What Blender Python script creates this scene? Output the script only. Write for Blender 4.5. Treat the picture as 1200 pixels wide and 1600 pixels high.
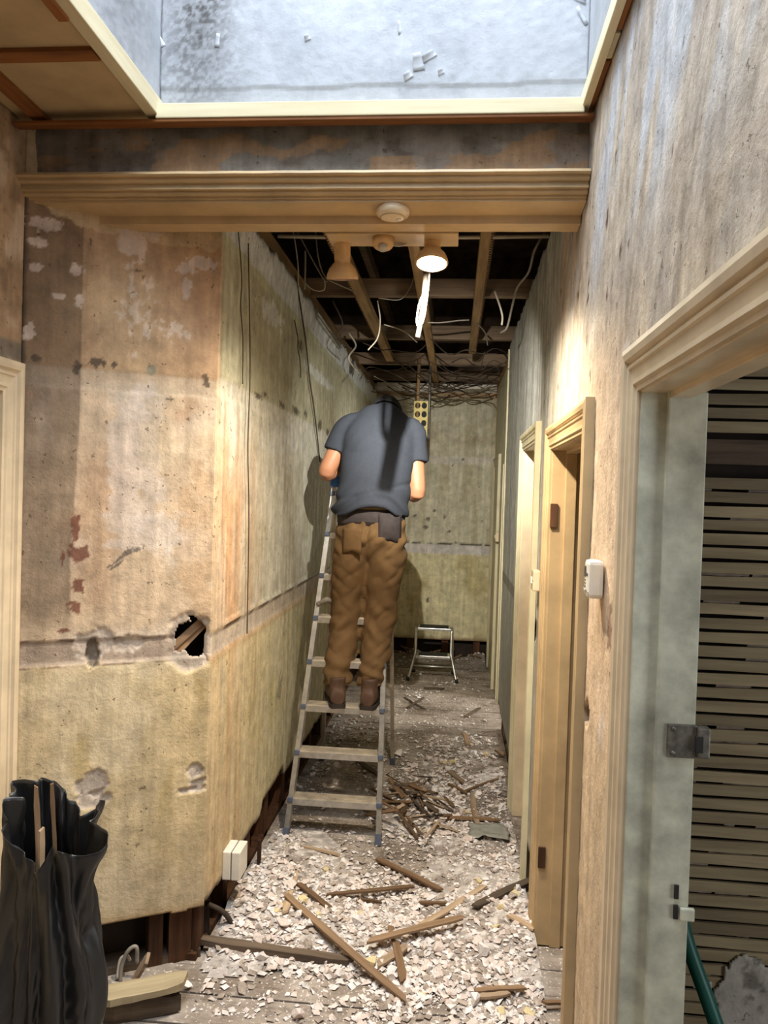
import bpy, bmesh, math, random
import numpy as np
from mathutils import Vector, Matrix

for o in list(bpy.data.objects): bpy.data.objects.remove(o)
S = bpy.context.scene
C = S.collection
rnd = random.Random(7)

# ------------------------------------------------------------------ camera, world, lights, exposure
F_PX, CAM_H = 1200.0, 1.70
_d = np.array([110, 22, -1200.0]); _d /= np.linalg.norm(_d)
_u = np.array([0.031, 1, (0.031*110+22)/1200.0]); _u /= np.linalg.norm(_u)
ROT = np.array([np.cross(_d, _u), _d, _u])
cam = bpy.data.cameras.new('camera'); camo = bpy.data.objects.new('camera', cam); C.objects.link(camo)
cam.sensor_fit = 'VERTICAL'; cam.sensor_height = 36; cam.sensor_width = 27; cam.lens = 36*F_PX/1600
cam.clip_start = 0.05
camo.matrix_world = Matrix.Translation((0, 0, CAM_H)) @ Matrix(ROT.tolist()).to_4x4()
S.camera = camo

S.view_settings.view_transform = 'Standard'; S.view_settings.look = 'None'
S.view_settings.gamma = 1.0; S.view_settings.use_curve_mapping = False
S.view_settings.exposure = 0.0

W = bpy.data.worlds.new('sky'); S.world = W; W.use_nodes = True
W.node_tree.nodes['Background'].inputs[0].default_value = (0.62, 0.74, 0.95, 1)
W.node_tree.nodes['Background'].inputs[1].default_value = 0.6

def area(name, loc, rot, sx, sy, power, col):
    l = bpy.data.lights.new(name, 'AREA'); l.shape = 'RECTANGLE'; l.size = sx; l.size_y = sy
    l.energy = power; l.color = col
    o = bpy.data.objects.new(name, l); C.objects.link(o); o.location = loc; o.rotation_euler = rot
    return o
area('skylight_daylight', (-0.30, 1.23, 4.42), (0, 0, 0), 1.2, 2.0, 128, (0.84, 0.92, 1.0))
area('far_room_fill', (2.3, 6.15, 1.5), (0, math.radians(90), 0), 1.5, 1.0, 85, (1.0, 0.98, 0.92))  # unseen fill added to brighten the far end of the corridor
area('near_room_fill', (2.3, 0.2, 1.5), (0, math.radians(90), 0), 1.3, 1.1, 26, (0.93, 0.97, 1.0))  # unseen source added to light the lath room
SPOT_W = 185; SPOT_COL = (1.0, 0.88, 0.70)
BEAM_W = 390; BEAM_COL = (1.0, 0.96, 0.86)

# ------------------------------------------------------------------ picture-to-place helpers (a pixel of the photo onto a real surface)
def _ray(px, py): return ROT @ np.array([px-600.0, 800.0-py, -F_PX])
def onX(px, py, X): k = _ray(px, py); return np.array([0, 0, CAM_H]) + k*(X/k[0])
def onY(px, py, Y): k = _ray(px, py); return np.array([0, 0, CAM_H]) + k*(Y/k[1])
def onZ(px, py, Z): k = _ray(px, py); return np.array([0, 0, CAM_H]) + k*((Z-CAM_H)/k[2])

# ------------------------------------------------------------------ noise
def _h(ix, iy, s):
    h = (ix.astype(np.int64)*374761393 + iy.astype(np.int64)*668265263 + s*1442695041) & 0xffffffff
    h = ((h ^ (h >> 13))*1274126177) & 0xffffffff
    return ((h ^ (h >> 16)) & 0xffff)/65535.0
def vn(x, y, s=0):
    x = np.asarray(x, float); y = np.asarray(y, float)
    ix = np.floor(x); iy = np.floor(y); fx = x-ix; fy = y-iy
    fx = fx*fx*(3-2*fx); fy = fy*fy*(3-2*fy)
    a = _h(ix, iy, s); b = _h(ix+1, iy, s); c = _h(ix, iy+1, s); d = _h(ix+1, iy+1, s)
    return (a*(1-fx)+b*fx)*(1-fy)+(c*(1-fx)+d*fx)*fy
def fbm(x, y, s=0, o=4):
    r = 0; a = 0.5; t = 0
    for i in range(o):
        r = r+a*vn(x*2**i, y*2**i, s+i*17); t += a; a *= 0.5
    return r/t
def vn3(x, y, z, s=0):
    iz = np.floor(z); fz = z-iz; fz = fz*fz*(3-2*fz)
    return vn(x+iz*37.3, y+iz*17.9, s)*(1-fz) + vn(x+(iz+1)*37.3, y+(iz+1)*17.9, s)*fz
def sst(a, b, x): t = np.clip((x-a)/(b-a), 0, 1); return t*t*(3-2*t)
def lin(c):
    c = np.array(c, float)/255.0
    return np.where(c <= 0.04045, c/12.92, ((c+0.055)/1.055)**2.4)
def mix(c, col, m): return c + (lin(col)-c)*np.asarray(m)[..., None]
def blob(u, v, cu, cv, ru, rv, s=0, amp=0.6, soft=0.12, fr=1.0):
    d = np.sqrt(((u-cu)/ru)**2+((v-cv)/rv)**2)
    k = 1.6/max(min(ru, rv), 0.02)*fr
    d = d + (fbm(u*k, v*k, s, 4)-0.5)*2*amp
    return 1-sst(1-soft, 1+soft, d)

# ------------------------------------------------------------------ materials
def newmat(name):
    m = bpy.data.materials.new(name); m.use_nodes = True
    nt = m.node_tree; b = nt.nodes['Principled BSDF']
    return m, nt, b
def N(nt, t, **kw):
    n = nt.nodes.new(t)
    for k, v in kw.items():
        if k.startswith('_'): setattr(n, k[1:], v)
        else: n.inputs[k].default_value = v
    return n
def L4(c): l = lin(c); return (float(l[0]), float(l[1]), float(l[2]), 1)

def mat_plaster(name, rough=0.7, bump=0.25, speck=0.5, gloss=0.3, VAR=(0.68, 1.22), STR=(0.80, 1.14)):
    m, nt, b = newmat(name); L = nt.links.new
    at = N(nt, 'ShaderNodeAttribute', _attribute_name='col')
    tc = N(nt, 'ShaderNodeTexCoord')
    n1 = N(nt, 'ShaderNodeTexNoise', Scale=14.0, Detail=8.0, Roughness=0.7); L(tc.outputs['Object'], n1.inputs['Vector'])
    r1 = N(nt, 'ShaderNodeMapRange'); r1.inputs[1].default_value = 0.3; r1.inputs[2].default_value = 0.7; r1.inputs[3].default_value = VAR[0]; r1.inputs[4].default_value = VAR[1]
    L(n1.outputs['Fac'], r1.inputs[0])
    mp = N(nt, 'ShaderNodeMapping'); mp.inputs['Scale'].default_value = (28, 28, 2.2); L(tc.outputs['Object'], mp.inputs[0])
    n2 = N(nt, 'ShaderNodeTexNoise', Scale=1.0, Detail=5.0, Roughness=0.6); L(mp.outputs[0], n2.inputs['Vector'])
    r2 = N(nt, 'ShaderNodeMapRange'); r2.inputs[1].default_value = 0.3; r2.inputs[2].default_value = 0.7; r2.inputs[3].default_value = STR[0]; r2.inputs[4].default_value = STR[1]
    L(n2.outputs['Fac'], r2.inputs[0])
    mu = N(nt, 'ShaderNodeMath', _operation='MULTIPLY'); L(r1.outputs[0], mu.inputs[0]); L(r2.outputs[0], mu.inputs[1])
    sc = N(nt, 'ShaderNodeVectorMath', _operation='SCALE'); L(at.outputs['Color'], sc.inputs[0]); L(mu.outputs[0], sc.inputs['Scale'])
    # small chips
    n3 = N(nt, 'ShaderNodeTexNoise', Scale=42.0, Detail=4.0, Roughness=0.6); L(tc.outputs['Object'], n3.inputs['Vector'])
    cr = N(nt, 'ShaderNodeMapRange'); cr.inputs[1].default_value = 0.665; cr.inputs[2].default_value = 0.69
    n5 = N(nt, 'ShaderNodeTexNoise', Scale=5.0, Detail=3.0); L(tc.outputs['Object'], n5.inputs['Vector'])
    a5 = N(nt, 'ShaderNodeMath', _operation='MULTIPLY_ADD'); a5.inputs[1].default_value = 0.22; a5.inputs[2].default_value = -0.11; L(n5.outputs['Fac'], a5.inputs[0])
    a6 = N(nt, 'ShaderNodeMath', _operation='ADD'); L(n3.outputs['Fac'], a6.inputs[0]); L(a5.outputs[0], a6.inputs[1]); L(a6.outputs[0], cr.inputs[0])
    cm = N(nt, 'ShaderNodeMath', _operation='MULTIPLY'); cm.inputs[1].default_value = speck; L(cr.outputs[0], cm.inputs[0])
    mx = N(nt, 'ShaderNodeMix', _data_type='RGBA'); L(cm.outputs[0], mx.inputs[0]); L(sc.outputs[0], mx.inputs[6]); mx.inputs[7].default_value = L4((88, 62, 38))
    L(mx.outputs[2], b.inputs['Base Color'])
    n4 = N(nt, 'ShaderNodeTexNoise', Scale=70.0, Detail=6.0, Roughness=0.65); L(tc.outputs['Object'], n4.inputs['Vector'])
    ad = N(nt, 'ShaderNodeMath', _operation='SUBTRACT'); L(n4.outputs['Fac'], ad.inputs[0]); L(cr.outputs[0], ad.inputs[1])
    bp = N(nt, 'ShaderNodeBump', Strength=min(1.0, bump*2), Distance=0.005); L(ad.outputs[0], bp.inputs['Height']); L(bp.outputs[0], b.inputs['Normal'])
    b.inputs['Roughness'].default_value = rough; b.inputs['Specular IOR Level'].default_value = gloss
    return m
def mat_wood(name, c1, c2, axis='X', rough=0.75, scale=1.0, spec=0.25):
    m, nt, b = newmat(name); L = nt.links.new
    tc = N(nt, 'ShaderNodeTexCoord'); mp = N(nt, 'ShaderNodeMapping')
    s = [30*scale]*3; s['XYZ'.index(axis)] = 2.0*scale; mp.inputs['Scale'].default_value = s
    L(tc.outputs['Object'], mp.inputs[0])
    oi = N(nt, 'ShaderNodeObjectInfo')
    n = N(nt, 'ShaderNodeTexNoise', Scale=1.0, Detail=6.0, Roughness=0.65, _noise_dimensions='4D'); L(mp.outputs[0], n.inputs['Vector'])
    om = N(nt, 'ShaderNodeMath', _operation='MULTIPLY'); om.inputs[1].default_value = 50; L(oi.outputs['Random'], om.inputs[0]); L(om.outputs[0], n.inputs['W'])
    r = N(nt, 'ShaderNodeValToRGB'); r.color_ramp.elements[0].position = 0.32; r.color_ramp.elements[1].position = 0.68
    r.color_ramp.elements[0].color = L4(c1); r.color_ramp.elements[1].color = L4(c2); L(n.outputs['Fac'], r.inputs[0])
    rr = N(nt, 'ShaderNodeMapRange'); rr.inputs[3].default_value = 0.7; rr.inputs[4].default_value = 1.2; L(oi.outputs['Random'], rr.inputs[0])
    sc = N(nt, 'ShaderNodeVectorMath', _operation='SCALE'); L(r.outputs[0], sc.inputs[0]); L(rr.outputs[0], sc.inputs['Scale'])
    L(sc.outputs[0], b.inputs['Base Color'])
    bp = N(nt, 'ShaderNodeBump', Strength=0.3, Distance=0.002); L(n.outputs['Fac'], bp.inputs['Height']); L(bp.outputs[0], b.inputs['Normal'])
    b.inputs['Roughness'].default_value = rough; b.inputs['Specular IOR Level'].default_value = spec
    return m
def mat_plain(name, c, rough=0.5, metal=0.0, var=0.15, nscale=20.0, bump=0.1, c2=None, spec=0.4):
    m, nt, b = newmat(name); L = nt.links.new
    tc = N(nt, 'ShaderNodeTexCoord')
    n = N(nt, 'ShaderNodeTexNoise', Scale=nscale, Detail=6.0, Roughness=0.6); L(tc.outputs['Object'], n.inputs['Vector'])
    r = N(nt, 'ShaderNodeValToRGB'); r.color_ramp.elements[0].position = 0.3; r.color_ramp.elements[1].position = 0.7
    a = np.array(c, float)
    r.color_ramp.elements[0].color = L4(c2 if c2 is not None else np.clip(a*(1-var), 0, 255)); r.color_ramp.elements[1].color = L4(np.clip(a*(1+var*0.5), 0, 255))
    L(n.outputs['Fac'], r.inputs[0]); L(r.outputs[0], b.inputs['Base Color'])
    bp = N(nt, 'ShaderNodeBump', Strength=bump, Distance=0.003); L(n.outputs['Fac'], bp.inputs['Height']); L(bp.outputs[0], b.inputs['Normal'])
    b.inputs['Roughness'].default_value = rough; b.inputs['Metallic'].default_value = metal; b.inputs['Specular IOR Level'].default_value = spec
    return m
def mat_emit(name, c, s):
    m, nt, b = newmat(name); b.inputs['Emission Color'].default_value = L4(c); b.inputs['Emission Strength'].default_value = s
    return m

M = {}
M['plaster'] = mat_plaster('old_plaster', 0.62, 0.3, 0.6, 0.3)
M['plaster_gloss'] = mat_plaster('old_gloss_plaster', 0.5, 0.3, 0.55, 0.35)
M['shaft'] = mat_plaster('white_shaft_paper', 0.75, 0.14, 0.0, 0.2, (0.86, 1.10), (0.97, 1.03))
M['cream_gloss'] = mat_plain('cream_gloss_paint', (220, 200, 168), 0.32, 0, 0.08, 9.0, 0.12, spec=0.5)
M['cream_gloss2'] = mat_plain('tan_gloss_paint', (192, 164, 122), 0.4, 0, 0.10, 7.0, 0.12, spec=0.45)
M['pale_green_paint'] = mat_plain('pale_worn_paint', (206, 206, 186), 0.5, 0, 0.26, 9.0, 0.25, spec=0.4)
M['pale_yellow_paint'] = mat_plain('pale_yellow_paint', (208, 198, 164), 0.45, 0, 0.08, 6.0, 0.12)
M['white_timber'] = mat_wood('whitewashed_timber', (206, 190, 150), (236, 226, 194), 'X', 0.6, 0.6)
M['white_timber_y'] = mat_wood('whitewashed_timber_along', (206, 190, 150), (236, 226, 194), 'Y', 0.6, 0.6)
M['red_batten_x'] = mat_wood('stained_batten_x', (104, 62, 30), (160, 104, 56), 'X', 0.6)
M['red_batten_y'] = mat_wood('stained_batten_y', (104, 62, 30), (160, 104, 56), 'Y', 0.6)
M['old_board'] = mat_plain('tan_ceiling_board', (192, 168, 128), 0.7, 0, 0.12, 4.0, 0.1)
M['joist'] = mat_wood('old_joist_x', (92, 76, 62), (150, 128, 106), 'X', 0.85)
M['joist_y'] = mat_wood('old_joist_y', (120, 96, 66), (180, 148, 106), 'Y', 0.85)
M['dark_wood'] = mat_wood('dark_stud_wood', (52, 34, 22), (96, 64, 42), 'Z', 0.85)
M['dark_wood_x'] = mat_wood('dark_plank_wood', (62, 52, 44), (112, 96, 80), 'X', 0.8)
M['void'] = mat_plain('roof_void_boards', (52, 42, 36), 0.9, 0, 0.3, 6.0, 0.2)
M['lath'] = mat_wood('split_lath', (134, 106, 80), (180, 150, 118), 'X', 0.85)
M['lath_wall'] = mat_wood('wall_lath_wood', (130, 116, 92), (178, 162, 130), 'X', 0.85)
M['lath_dark'] = mat_wood('dirty_lath', (88, 66, 46), (140, 112, 84), 'X', 0.85)
M['lath_pale'] = mat_wood('dusty_lath', (150, 124, 98), (206, 182, 152), 'X', 0.85)
M['alu'] = mat_plain('aluminium', (205, 203, 198), 0.34, 0.85, 0.12, 30, 0.05)
M['alu_dusty'] = mat_plain('dusty_aluminium', (198, 186, 168), 0.5, 0.55, 0.18, 14, 0.1)
M['steel'] = mat_plain('galvanised_steel', (130, 126, 118), 0.5, 0.7, 0.3, 40, 0.2)
M['blue_plastic'] = mat_plain('blue_plastic', (52, 112, 190), 0.4, 0, 0.1)
M['blue_grey_plastic'] = mat_plain('blue_grey_plastic', (86, 94, 112), 0.5, 0, 0.1)
M['black_rubber'] = mat_plain('black_rubber', (44, 42, 42), 0.7, 0, 0.2)
M['white_plastic'] = mat_plain('white_plastic', (232, 226, 212), 0.4, 0, 0.05)
M['grey_plastic'] = mat_plain('grey_plastic', (120, 118, 112), 0.4, 0, 0.1)
M['screen'] = mat_plain('display_grey', (92, 90, 86), 0.2, 0, 0.1)
M['cable_white'] = mat_plain('white_cable', (184, 174, 156), 0.5, 0, 0.1)
M['cable_grey'] = mat_plain('grey_cable', (140, 132, 120), 0.6, 0, 0.2)
M['cable_dark'] = mat_plain('dark_cable', (70, 58, 48), 0.7, 0, 0.2)
M['shirt'] = mat_plain('slate_cotton', (54, 58, 66), 0.9, 0, 0.06, 60, 0.15, spec=0.15)
M['trousers'] = mat_plain('brown_canvas', (104, 80, 52), 0.85, 0, 0.12, 12, 0.15, spec=0.2)
M['dark_cloth'] = mat_plain('charcoal_cloth', (62, 56, 56), 0.85, 0, 0.15, 40, 0.15, spec=0.2)
M['skin'] = mat_plain('skin', (172, 120, 90), 0.5, 0, 0.06, 12, 0.05)
M['boot'] = mat_plain('brown_boot_leather', (84, 62, 48), 0.55, 0, 0.2, 20, 0.2)
M['boot_sole'] = mat_plain('boot_sole', (48, 40, 34), 0.8, 0, 0.2)
M['belt'] = mat_plain('tan_belt', (120, 98, 58), 0.6, 0, 0.1)
M['cap'] = mat_plain('black_cap_cloth', (26, 25, 27), 0.8, 0, 0.15, 40, 0.15)
M['hair'] = mat_plain('dark_hair', (36, 30, 27), 0.7, 0, 0.2, 60)
M['bag'] = mat_plain('black_polythene', (32, 32, 33), 0.34, 0, 0.2, 9, 0.3, spec=0.6)
M['green_pipe'] = mat_plain('green_pipe', (34, 98, 88), 0.4, 0, 0.12, 14, 0.1)
M['glass'] = mat_plain('film', (150, 150, 140), 0.2, 0, 0.1)
M['bulb_glow'] = mat_emit('glowing_bulb_face', (255, 236, 196), 30.0)
M['lamp_tan'] = mat_plain('tan_lamp_enamel', (200, 160, 108), 0.45, 0, 0.1)
M['lamp_inside'] = mat_plain('brown_lamp_glass', (140, 92, 54), 0.3, 0, 0.2)
M['perf'] = mat_plain('cream_perforated_metal', (224, 204, 128), 0.5, 0, 0.1)
M['chunk_white'] = mat_plain('broken_plaster_white', (238, 231, 226), 0.9, 0, 0.14, 18, 0.4)
M['chunk_pink'] = mat_plain('broken_plaster_pink', (228, 212, 202), 0.9, 0, 0.16, 18, 0.4)
M['chunk_grey'] = mat_plain('dirty_plaster_grey', (178, 163, 150), 0.9, 0, 0.25, 18, 0.4)
M['chunk_cream'] = mat_plain('painted_plaster_cream', (226, 208, 160), 0.7, 0, 0.12, 18, 0.3)

def mat_floor():
    m, nt, b = newmat('dusty_floorboard'); L = nt.links.new
    tc = N(nt, 'ShaderNodeTexCoord'); g = N(nt, 'ShaderNodeNewGeometry')
    mp = N(nt, 'ShaderNodeMapping'); mp.inputs['Scale'].default_value = (2, 30, 30); L(tc.outputs['Object'], mp.inputs[0])
    oi = N(nt, 'ShaderNodeObjectInfo'); om = N(nt, 'ShaderNodeMath', _operation='MULTIPLY'); om.inputs[1].default_value = 40; L(oi.outputs['Random'], om.inputs[0])
    n = N(nt, 'ShaderNodeTexNoise', Scale=1.0, Detail=6.0, Roughness=0.65, _noise_dimensions='4D'); L(mp.outputs[0], n.inputs['Vector']); L(om.outputs[0], n.inputs['W'])
    r = N(nt, 'ShaderNodeValToRGB'); r.color_ramp.elements[0].color = L4((84, 72, 62)); r.color_ramp.elements[1].color = L4((146, 132, 118)); r.color_ramp.elements[0].position = 0.3; r.color_ramp.elements[1].position = 0.7
    L(n.outputs['Fac'], r.inputs[0])
    n2 = N(nt, 'ShaderNodeTexNoise', Scale=3.2, Detail=9.0, Roughness=0.75); L(g.outputs['Position'], n2.inputs['Vector'])
    r2 = N(nt, 'ShaderNodeMapRange'); r2.inputs[1].default_value = 0.40; r2.inputs[2].default_value = 0.66; r2.inputs[4].default_value = 0.8; L(n2.outputs['Fac'], r2.inputs[0])
    mx = N(nt, 'ShaderNodeMix', _data_type='RGBA'); L(r2.outputs[0], mx.inputs[0]); L(r.outputs[0], mx.inputs[6]); mx.inputs[7].default_value = L4((196, 184, 172))
    n3 = N(nt, 'ShaderNodeTexNoise', Scale=75.0, Detail=2.0); L(g.outputs['Position'], n3.inputs['Vector'])
    r3 = N(nt, 'ShaderNodeMapRange'); r3.inputs[1].default_value = 0.62; r3.inputs[2].default_value = 0.68; r3.inputs[4].default_value = 0.8; L(n3.outputs['Fac'], r3.inputs[0])
    mx2 = N(nt, 'ShaderNodeMix', _data_type='RGBA'); L(r3.outputs[0], mx2.inputs[0]); L(mx.outputs[2], mx2.inputs[6]); mx2.inputs[7].default_value = L4((228, 216, 204))
    L(mx2.outputs[2], b.inputs['Base Color']); b.inputs['Roughness'].default_value = 0.85; b.inputs['Specular IOR Level'].default_value = 0.2
    bp = N(nt, 'ShaderNodeBump', Strength=0.3, Distance=0.003); L(n.outputs['Fac'], bp.inputs['Height']); L(bp.outputs[0], b.inputs['Normal'])
    return m
M['floor'] = mat_floor()
M['rubble'] = mat_plaster('crushed_plaster', 0.9, 0.9, 0.2, 0.1)

# ------------------------------------------------------------------ object helpers
def link(name, me, mat=None, parent=None, loc=None):
    o = bpy.data.objects.new(name, me); C.objects.link(o)
    if mat is not None and me is not None and len(me.materials) == 0: me.materials.append(M[mat])
    if parent is not None: o.parent = parent
    if loc is not None: o.location = loc
    return o
def empty(name, loc=(0, 0, 0), rz=0, parent=None):
    o = bpy.data.objects.new(name, None); C.objects.link(o); o.location = loc; o.rotation_euler = (0, 0, rz); o.empty_display_size = 0.05
    if parent: o.parent = parent
    return o
def tag(o, label, cat, group=None, kind=None):
    o['label'] = label
    if cat: o['category'] = cat
    if group: o['group'] = group
    if kind: o['kind'] = kind
    return o
def structure(o, label=None):
    o['kind'] = 'structure'
    if label: o['label'] = label
    return o
class MB:
    def __init__(s): s.v = []; s.f = []; s.sm = []
    def add(s, vs, fs, smooth=False):
        b = len(s.v); s.v += [tuple(map(float, p)) for p in vs]; s.f += [tuple(b+i for i in f) for f in fs]; s.sm += [smooth]*len(fs); return s
    def box(s, lo, hi, mtx=None, bev=0.0):
        x0, y0, z0 = lo; x1, y1, z1 = hi
        if bev > 0:
            bm = bmesh.new(); bmesh.ops.create_cube(bm, size=1)
            for v in bm.verts: v.co = Vector(((x0+x1)/2+v.co.x*(x1-x0), (y0+y1)/2+v.co.y*(y1-y0), (z0+z1)/2+v.co.z*(z1-z0)))
            bmesh.ops.bevel(bm, geom=list(bm.edges), offset=bev, segments=2, affect='EDGES', profile=0.6)
            bm.verts.index_update(); vs = [v.co.copy() for v in bm.verts]; fs = [[v.index for v in f.verts] for f in bm.faces]; bm.free()
        else:
            vs = [Vector(p) for p in ((x0, y0, z0), (x1, y0, z0), (x1, y1, z0), (x0, y1, z0), (x0, y0, z1), (x1, y0, z1), (x1, y1, z1), (x0, y1, z1))]
            fs = [(0, 3, 2, 1), (4, 5, 6, 7), (0, 1, 5, 4), (1, 2, 6, 5), (2, 3, 7, 6), (3, 0, 4, 7)]
        if mtx is not None: vs = [mtx @ v for v in vs]
        return s.add(vs, fs)
    def tube(s, pts, rad, n=10, cap=True, rb=None):
        pts = [Vector(p) for p in pts]; k = len(pts)
        if not hasattr(rad, '__len__'): rad = [rad]*k
        vs = []; up = None
        for i, p in enumerate(pts):
            t = (pts[min(i+1, k-1)]-pts[max(i-1, 0)]).normalized()
            if up is None:
                up = Vector((0, 0, 1)) if abs(t.z) < 0.9 else Vector((0, 1, 0))
            a = (up - t*up.dot(t)).normalized(); up = a; b = t.cross(a)
            for j in range(n):
                an = 2*math.pi*j/n
                vs.append(p+(a*math.cos(an)+b*math.sin(an))*rad[i])
        fs = [(i*n+j, i*n+(j+1) % n, (i+1)*n+(j+1) % n, (i+1)*n+j) for i in range(k-1) for j in range(n)]
        s.add(vs, fs, True)
        if cap:
            b = len(s.v)-len(vs)
            s.f.append(tuple(b+j for j in range(n))[::-1]); s.sm.append(False)
            s.f.append(tuple(b+(k-1)*n+j for j in range(n))); s.sm.append(False)
        return s
    def loft(s, rings, cap=True, smooth=True):   # rings: lists of points
        n = len(rings[0]); k = len(rings); vs = [p for r in rings for p in r]
        fs = [(i*n+j, i*n+(j+1) % n, (i+1)*n+(j+1) % n, (i+1)*n+j) for i in range(k-1) for j in range(n)]
        if cap: fs += [tuple(range(n))[::-1], tuple((k-1)*n+j for j in range(n))]
        return s.add(vs, fs, smooth)
    def lathe(s, prof, c=(0, 0, 0), n=24, mtx=None):  # prof: (r,z)
        vs = []; 
        for r, z in prof:
            for j in range(n):
                a = 2*math.pi*j/n; v = Vector((r*math.cos(a), r*math.sin(a), z))
                if mtx is not None: v = mtx @ v
                vs.append(v+Vector(c))
        k = len(prof)
        fs = [(i*n+j, i*n+(j+1) % n, (i+1)*n+(j+1) % n, (i+1)*n+j) for i in range(k-1) for j in range(n)]
        return s.add(vs, fs, True)
    def mesh(s, name):
        me = bpy.data.meshes.new(name); me.from_pydata(s.v, [], s.f)
        me.polygons.foreach_set('use_smooth', s.sm); me.update()
        bm = bmesh.new(); bm.from_mesh(me); bmesh.ops.recalc_face_normals(bm, faces=bm.faces); bm.to_mesh(me); bm.free()
        return me
    def build(s, name, mat, parent=None, loc=None): return link(name, s.mesh(name), mat, parent, loc)

SAT = 0.74
def sheet(name, P0, U, V, Nn, ul, vl, du, dv, colf, dispf=None, keepf=None, thick=0.018, mat='plaster', parent=None, sat=None):
    P0 = np.array(P0, float); U = np.array(U, float); V = np.array(V, float); Nn = np.array(Nn, float)
    nu = max(2, int(round(ul/du))+1); nv = max(2, int(round(vl/dv))+1)
    u, v = np.meshgrid(np.linspace(0, ul, nu), np.linspace(0, vl, nv), indexing='ij')
    col = colf(u, v); dsp = dispf(u, v) if dispf else np.zeros_like(u)
    P = P0 + u[..., None]*U + v[..., None]*V + dsp[..., None]*Nn
    idx = np.arange(nu*nv).reshape(nu, nv)
    q = np.stack([idx[:-1, :-1], idx[1:, :-1], idx[1:, 1:], idx[:-1, 1:]], -1)
    if np.dot(np.cross(U, V), Nn) < 0: q = q[..., ::-1]
    if keepf:
        uc = (u[:-1, :-1]+u[1:, 1:])/2; vc = (v[:-1, :-1]+v[1:, 1:])/2
        q = q[keepf(uc, vc)]
    q = q.reshape(-1, 4)
    used = np.zeros(nu*nv, bool); used[q.ravel()] = True; mp = np.cumsum(used)-1
    me = bpy.data.meshes.new(name); co = P.reshape(-1, 3)[used]; q = mp[q]
    me.vertices.add(len(co)); me.vertices.foreach_set('co', co.astype(np.float32).ravel())
    me.loops.add(q.size); me.loops.foreach_set('vertex_index', q.astype(np.int32).ravel())
    me.polygons.add(len(q)); me.polygons.foreach_set('loop_start', np.arange(0, q.size, 4, dtype=np.int32))
    me.polygons.foreach_set('loop_total', np.full(len(q), 4, np.int32))
    me.polygons.foreach_set('use_smooth', np.ones(len(q), bool))
    me.update(calc_edges=True); me.validate()
    a = me.color_attributes.new('col', 'FLOAT_COLOR', 'POINT')
    c4 = np.ones((len(co), 4), np.float32); cc_ = col.reshape(-1, 3)[used]; lu_ = cc_ @ np.array([.3, .59, .11]); c4[:, :3] = np.clip(lu_[:, None]+(cc_-lu_[:, None])*(sat or SAT), 0, 1); a.data.foreach_set('color', c4.ravel())
    o = link(name, me, mat, parent)
    if thick > 0:
        m = o.modifiers.new('thickness', 'SOLIDIFY'); m.thickness = thick; m.offset = -1; m.use_rim = True
    return o

# ================================================================== THE SETTING
XL, XR = -0.85, 0.37           # corridor walls
D0 = np.array([-1.40, 2.36, 0]); D1 = np.array([XL, 2.67, 0]); DL = float(np.linalg.norm(D1-D0)); DU = (D1-D0)/DL
DN = np.cross(DU, [0, 0, 1.0])
YE = 8.05
def dg(px, py):               # pixel on the splayed wall -> (u, z)
    k = _ray(px, py); c = np.array([0, 0, CAM_H]); t = np.dot(D0-c, DN)/np.dot(k, DN); p = c+k*t
    return float(np.dot(p-D0, DU)), float(p[2])
def lw(px, py): p = onX(px, py, XL); return float(p[1]-2.67), float(p[2])
RY0 = -1.3
def rw(px, py): p = onX(px, py, XR); return float(p[1]-RY0), float(p[2])

# --- outer shell: dark carcass of the building around the rooms, open over the skylight shaft
b = MB(); x0, x1, y0, y1, z0, z1 = -2.6, 2.6, -1.5, 8.9, -0.35, 4.45
b.add([(x0, y0, z0), (x1, y0, z0), (x1, y1, z0), (x0, y1, z0)], [(0, 1, 2, 3)])
b.add([(x0, y0, z0), (x1, y0, z0), (x1, y0, z1), (x0, y0, z1)], [(0, 1, 2, 3)])
b.add([(x0, y1, z0), (x1, y1, z0), (x1, y1, z1), (x0, y1, z1)], [(0, 1, 2, 3)])
b.add([(x0, y0, z0), (x0, y1, z0), (x0, y1, z1), (x0, y0, z1)], [(0, 1, 2, 3)])
b.add([(x1, y0, z0), (x1, y1, z0), (x1, y1, z1), (x1, y0, z1)], [(0, 1, 2, 3)])
hx0, hx1, hy0, hy1 = -0.95, 0.36, 0.15, 2.32
for q in (((x0, y0), (x1, y0), (x1, hy0), (x0, hy0)), ((x0, hy1), (x1, hy1), (x1, y1), (x0, y1)), ((x0, hy0), (hx0, hy0), (hx0, hy1), (x0, hy1)), ((hx1, hy0), (x1, hy0), (x1, hy1), (hx1, hy1))):
    b.add([(p[0], p[1], z1) for p in q], [(0, 1, 2, 3)])
M['roof'] = mat_plain('roof_underside', (112, 92, 76), 0.9, 0, 0.35, 5.0, 0.2)
structure(b.build('wall_outer', 'roof'), 'dark roof void and outer shell of the stripped house')

# --- floor of individual boards running across the corridor
fl = MB().box((-1.7, -1.3, -0.10), (2.3, 8.5, -0.03)).build('floor', 'dark_wood_x')
structure(fl, 'bare wooden floorboards under dust and rubble')
y = -1.3; k = 0
while y < 8.4:
    w = 0.152; dz = rnd.uniform(-0.003, 0.002)
    bm = MB().box((-2.0, 0, -0.022), (2.0, w-0.006-rnd.uniform(0, 0.004), 0), bev=0.002)
    o = bm.build('floorboard', 'floor', fl, (0.3, y, dz)); y += w; k += 1

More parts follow.
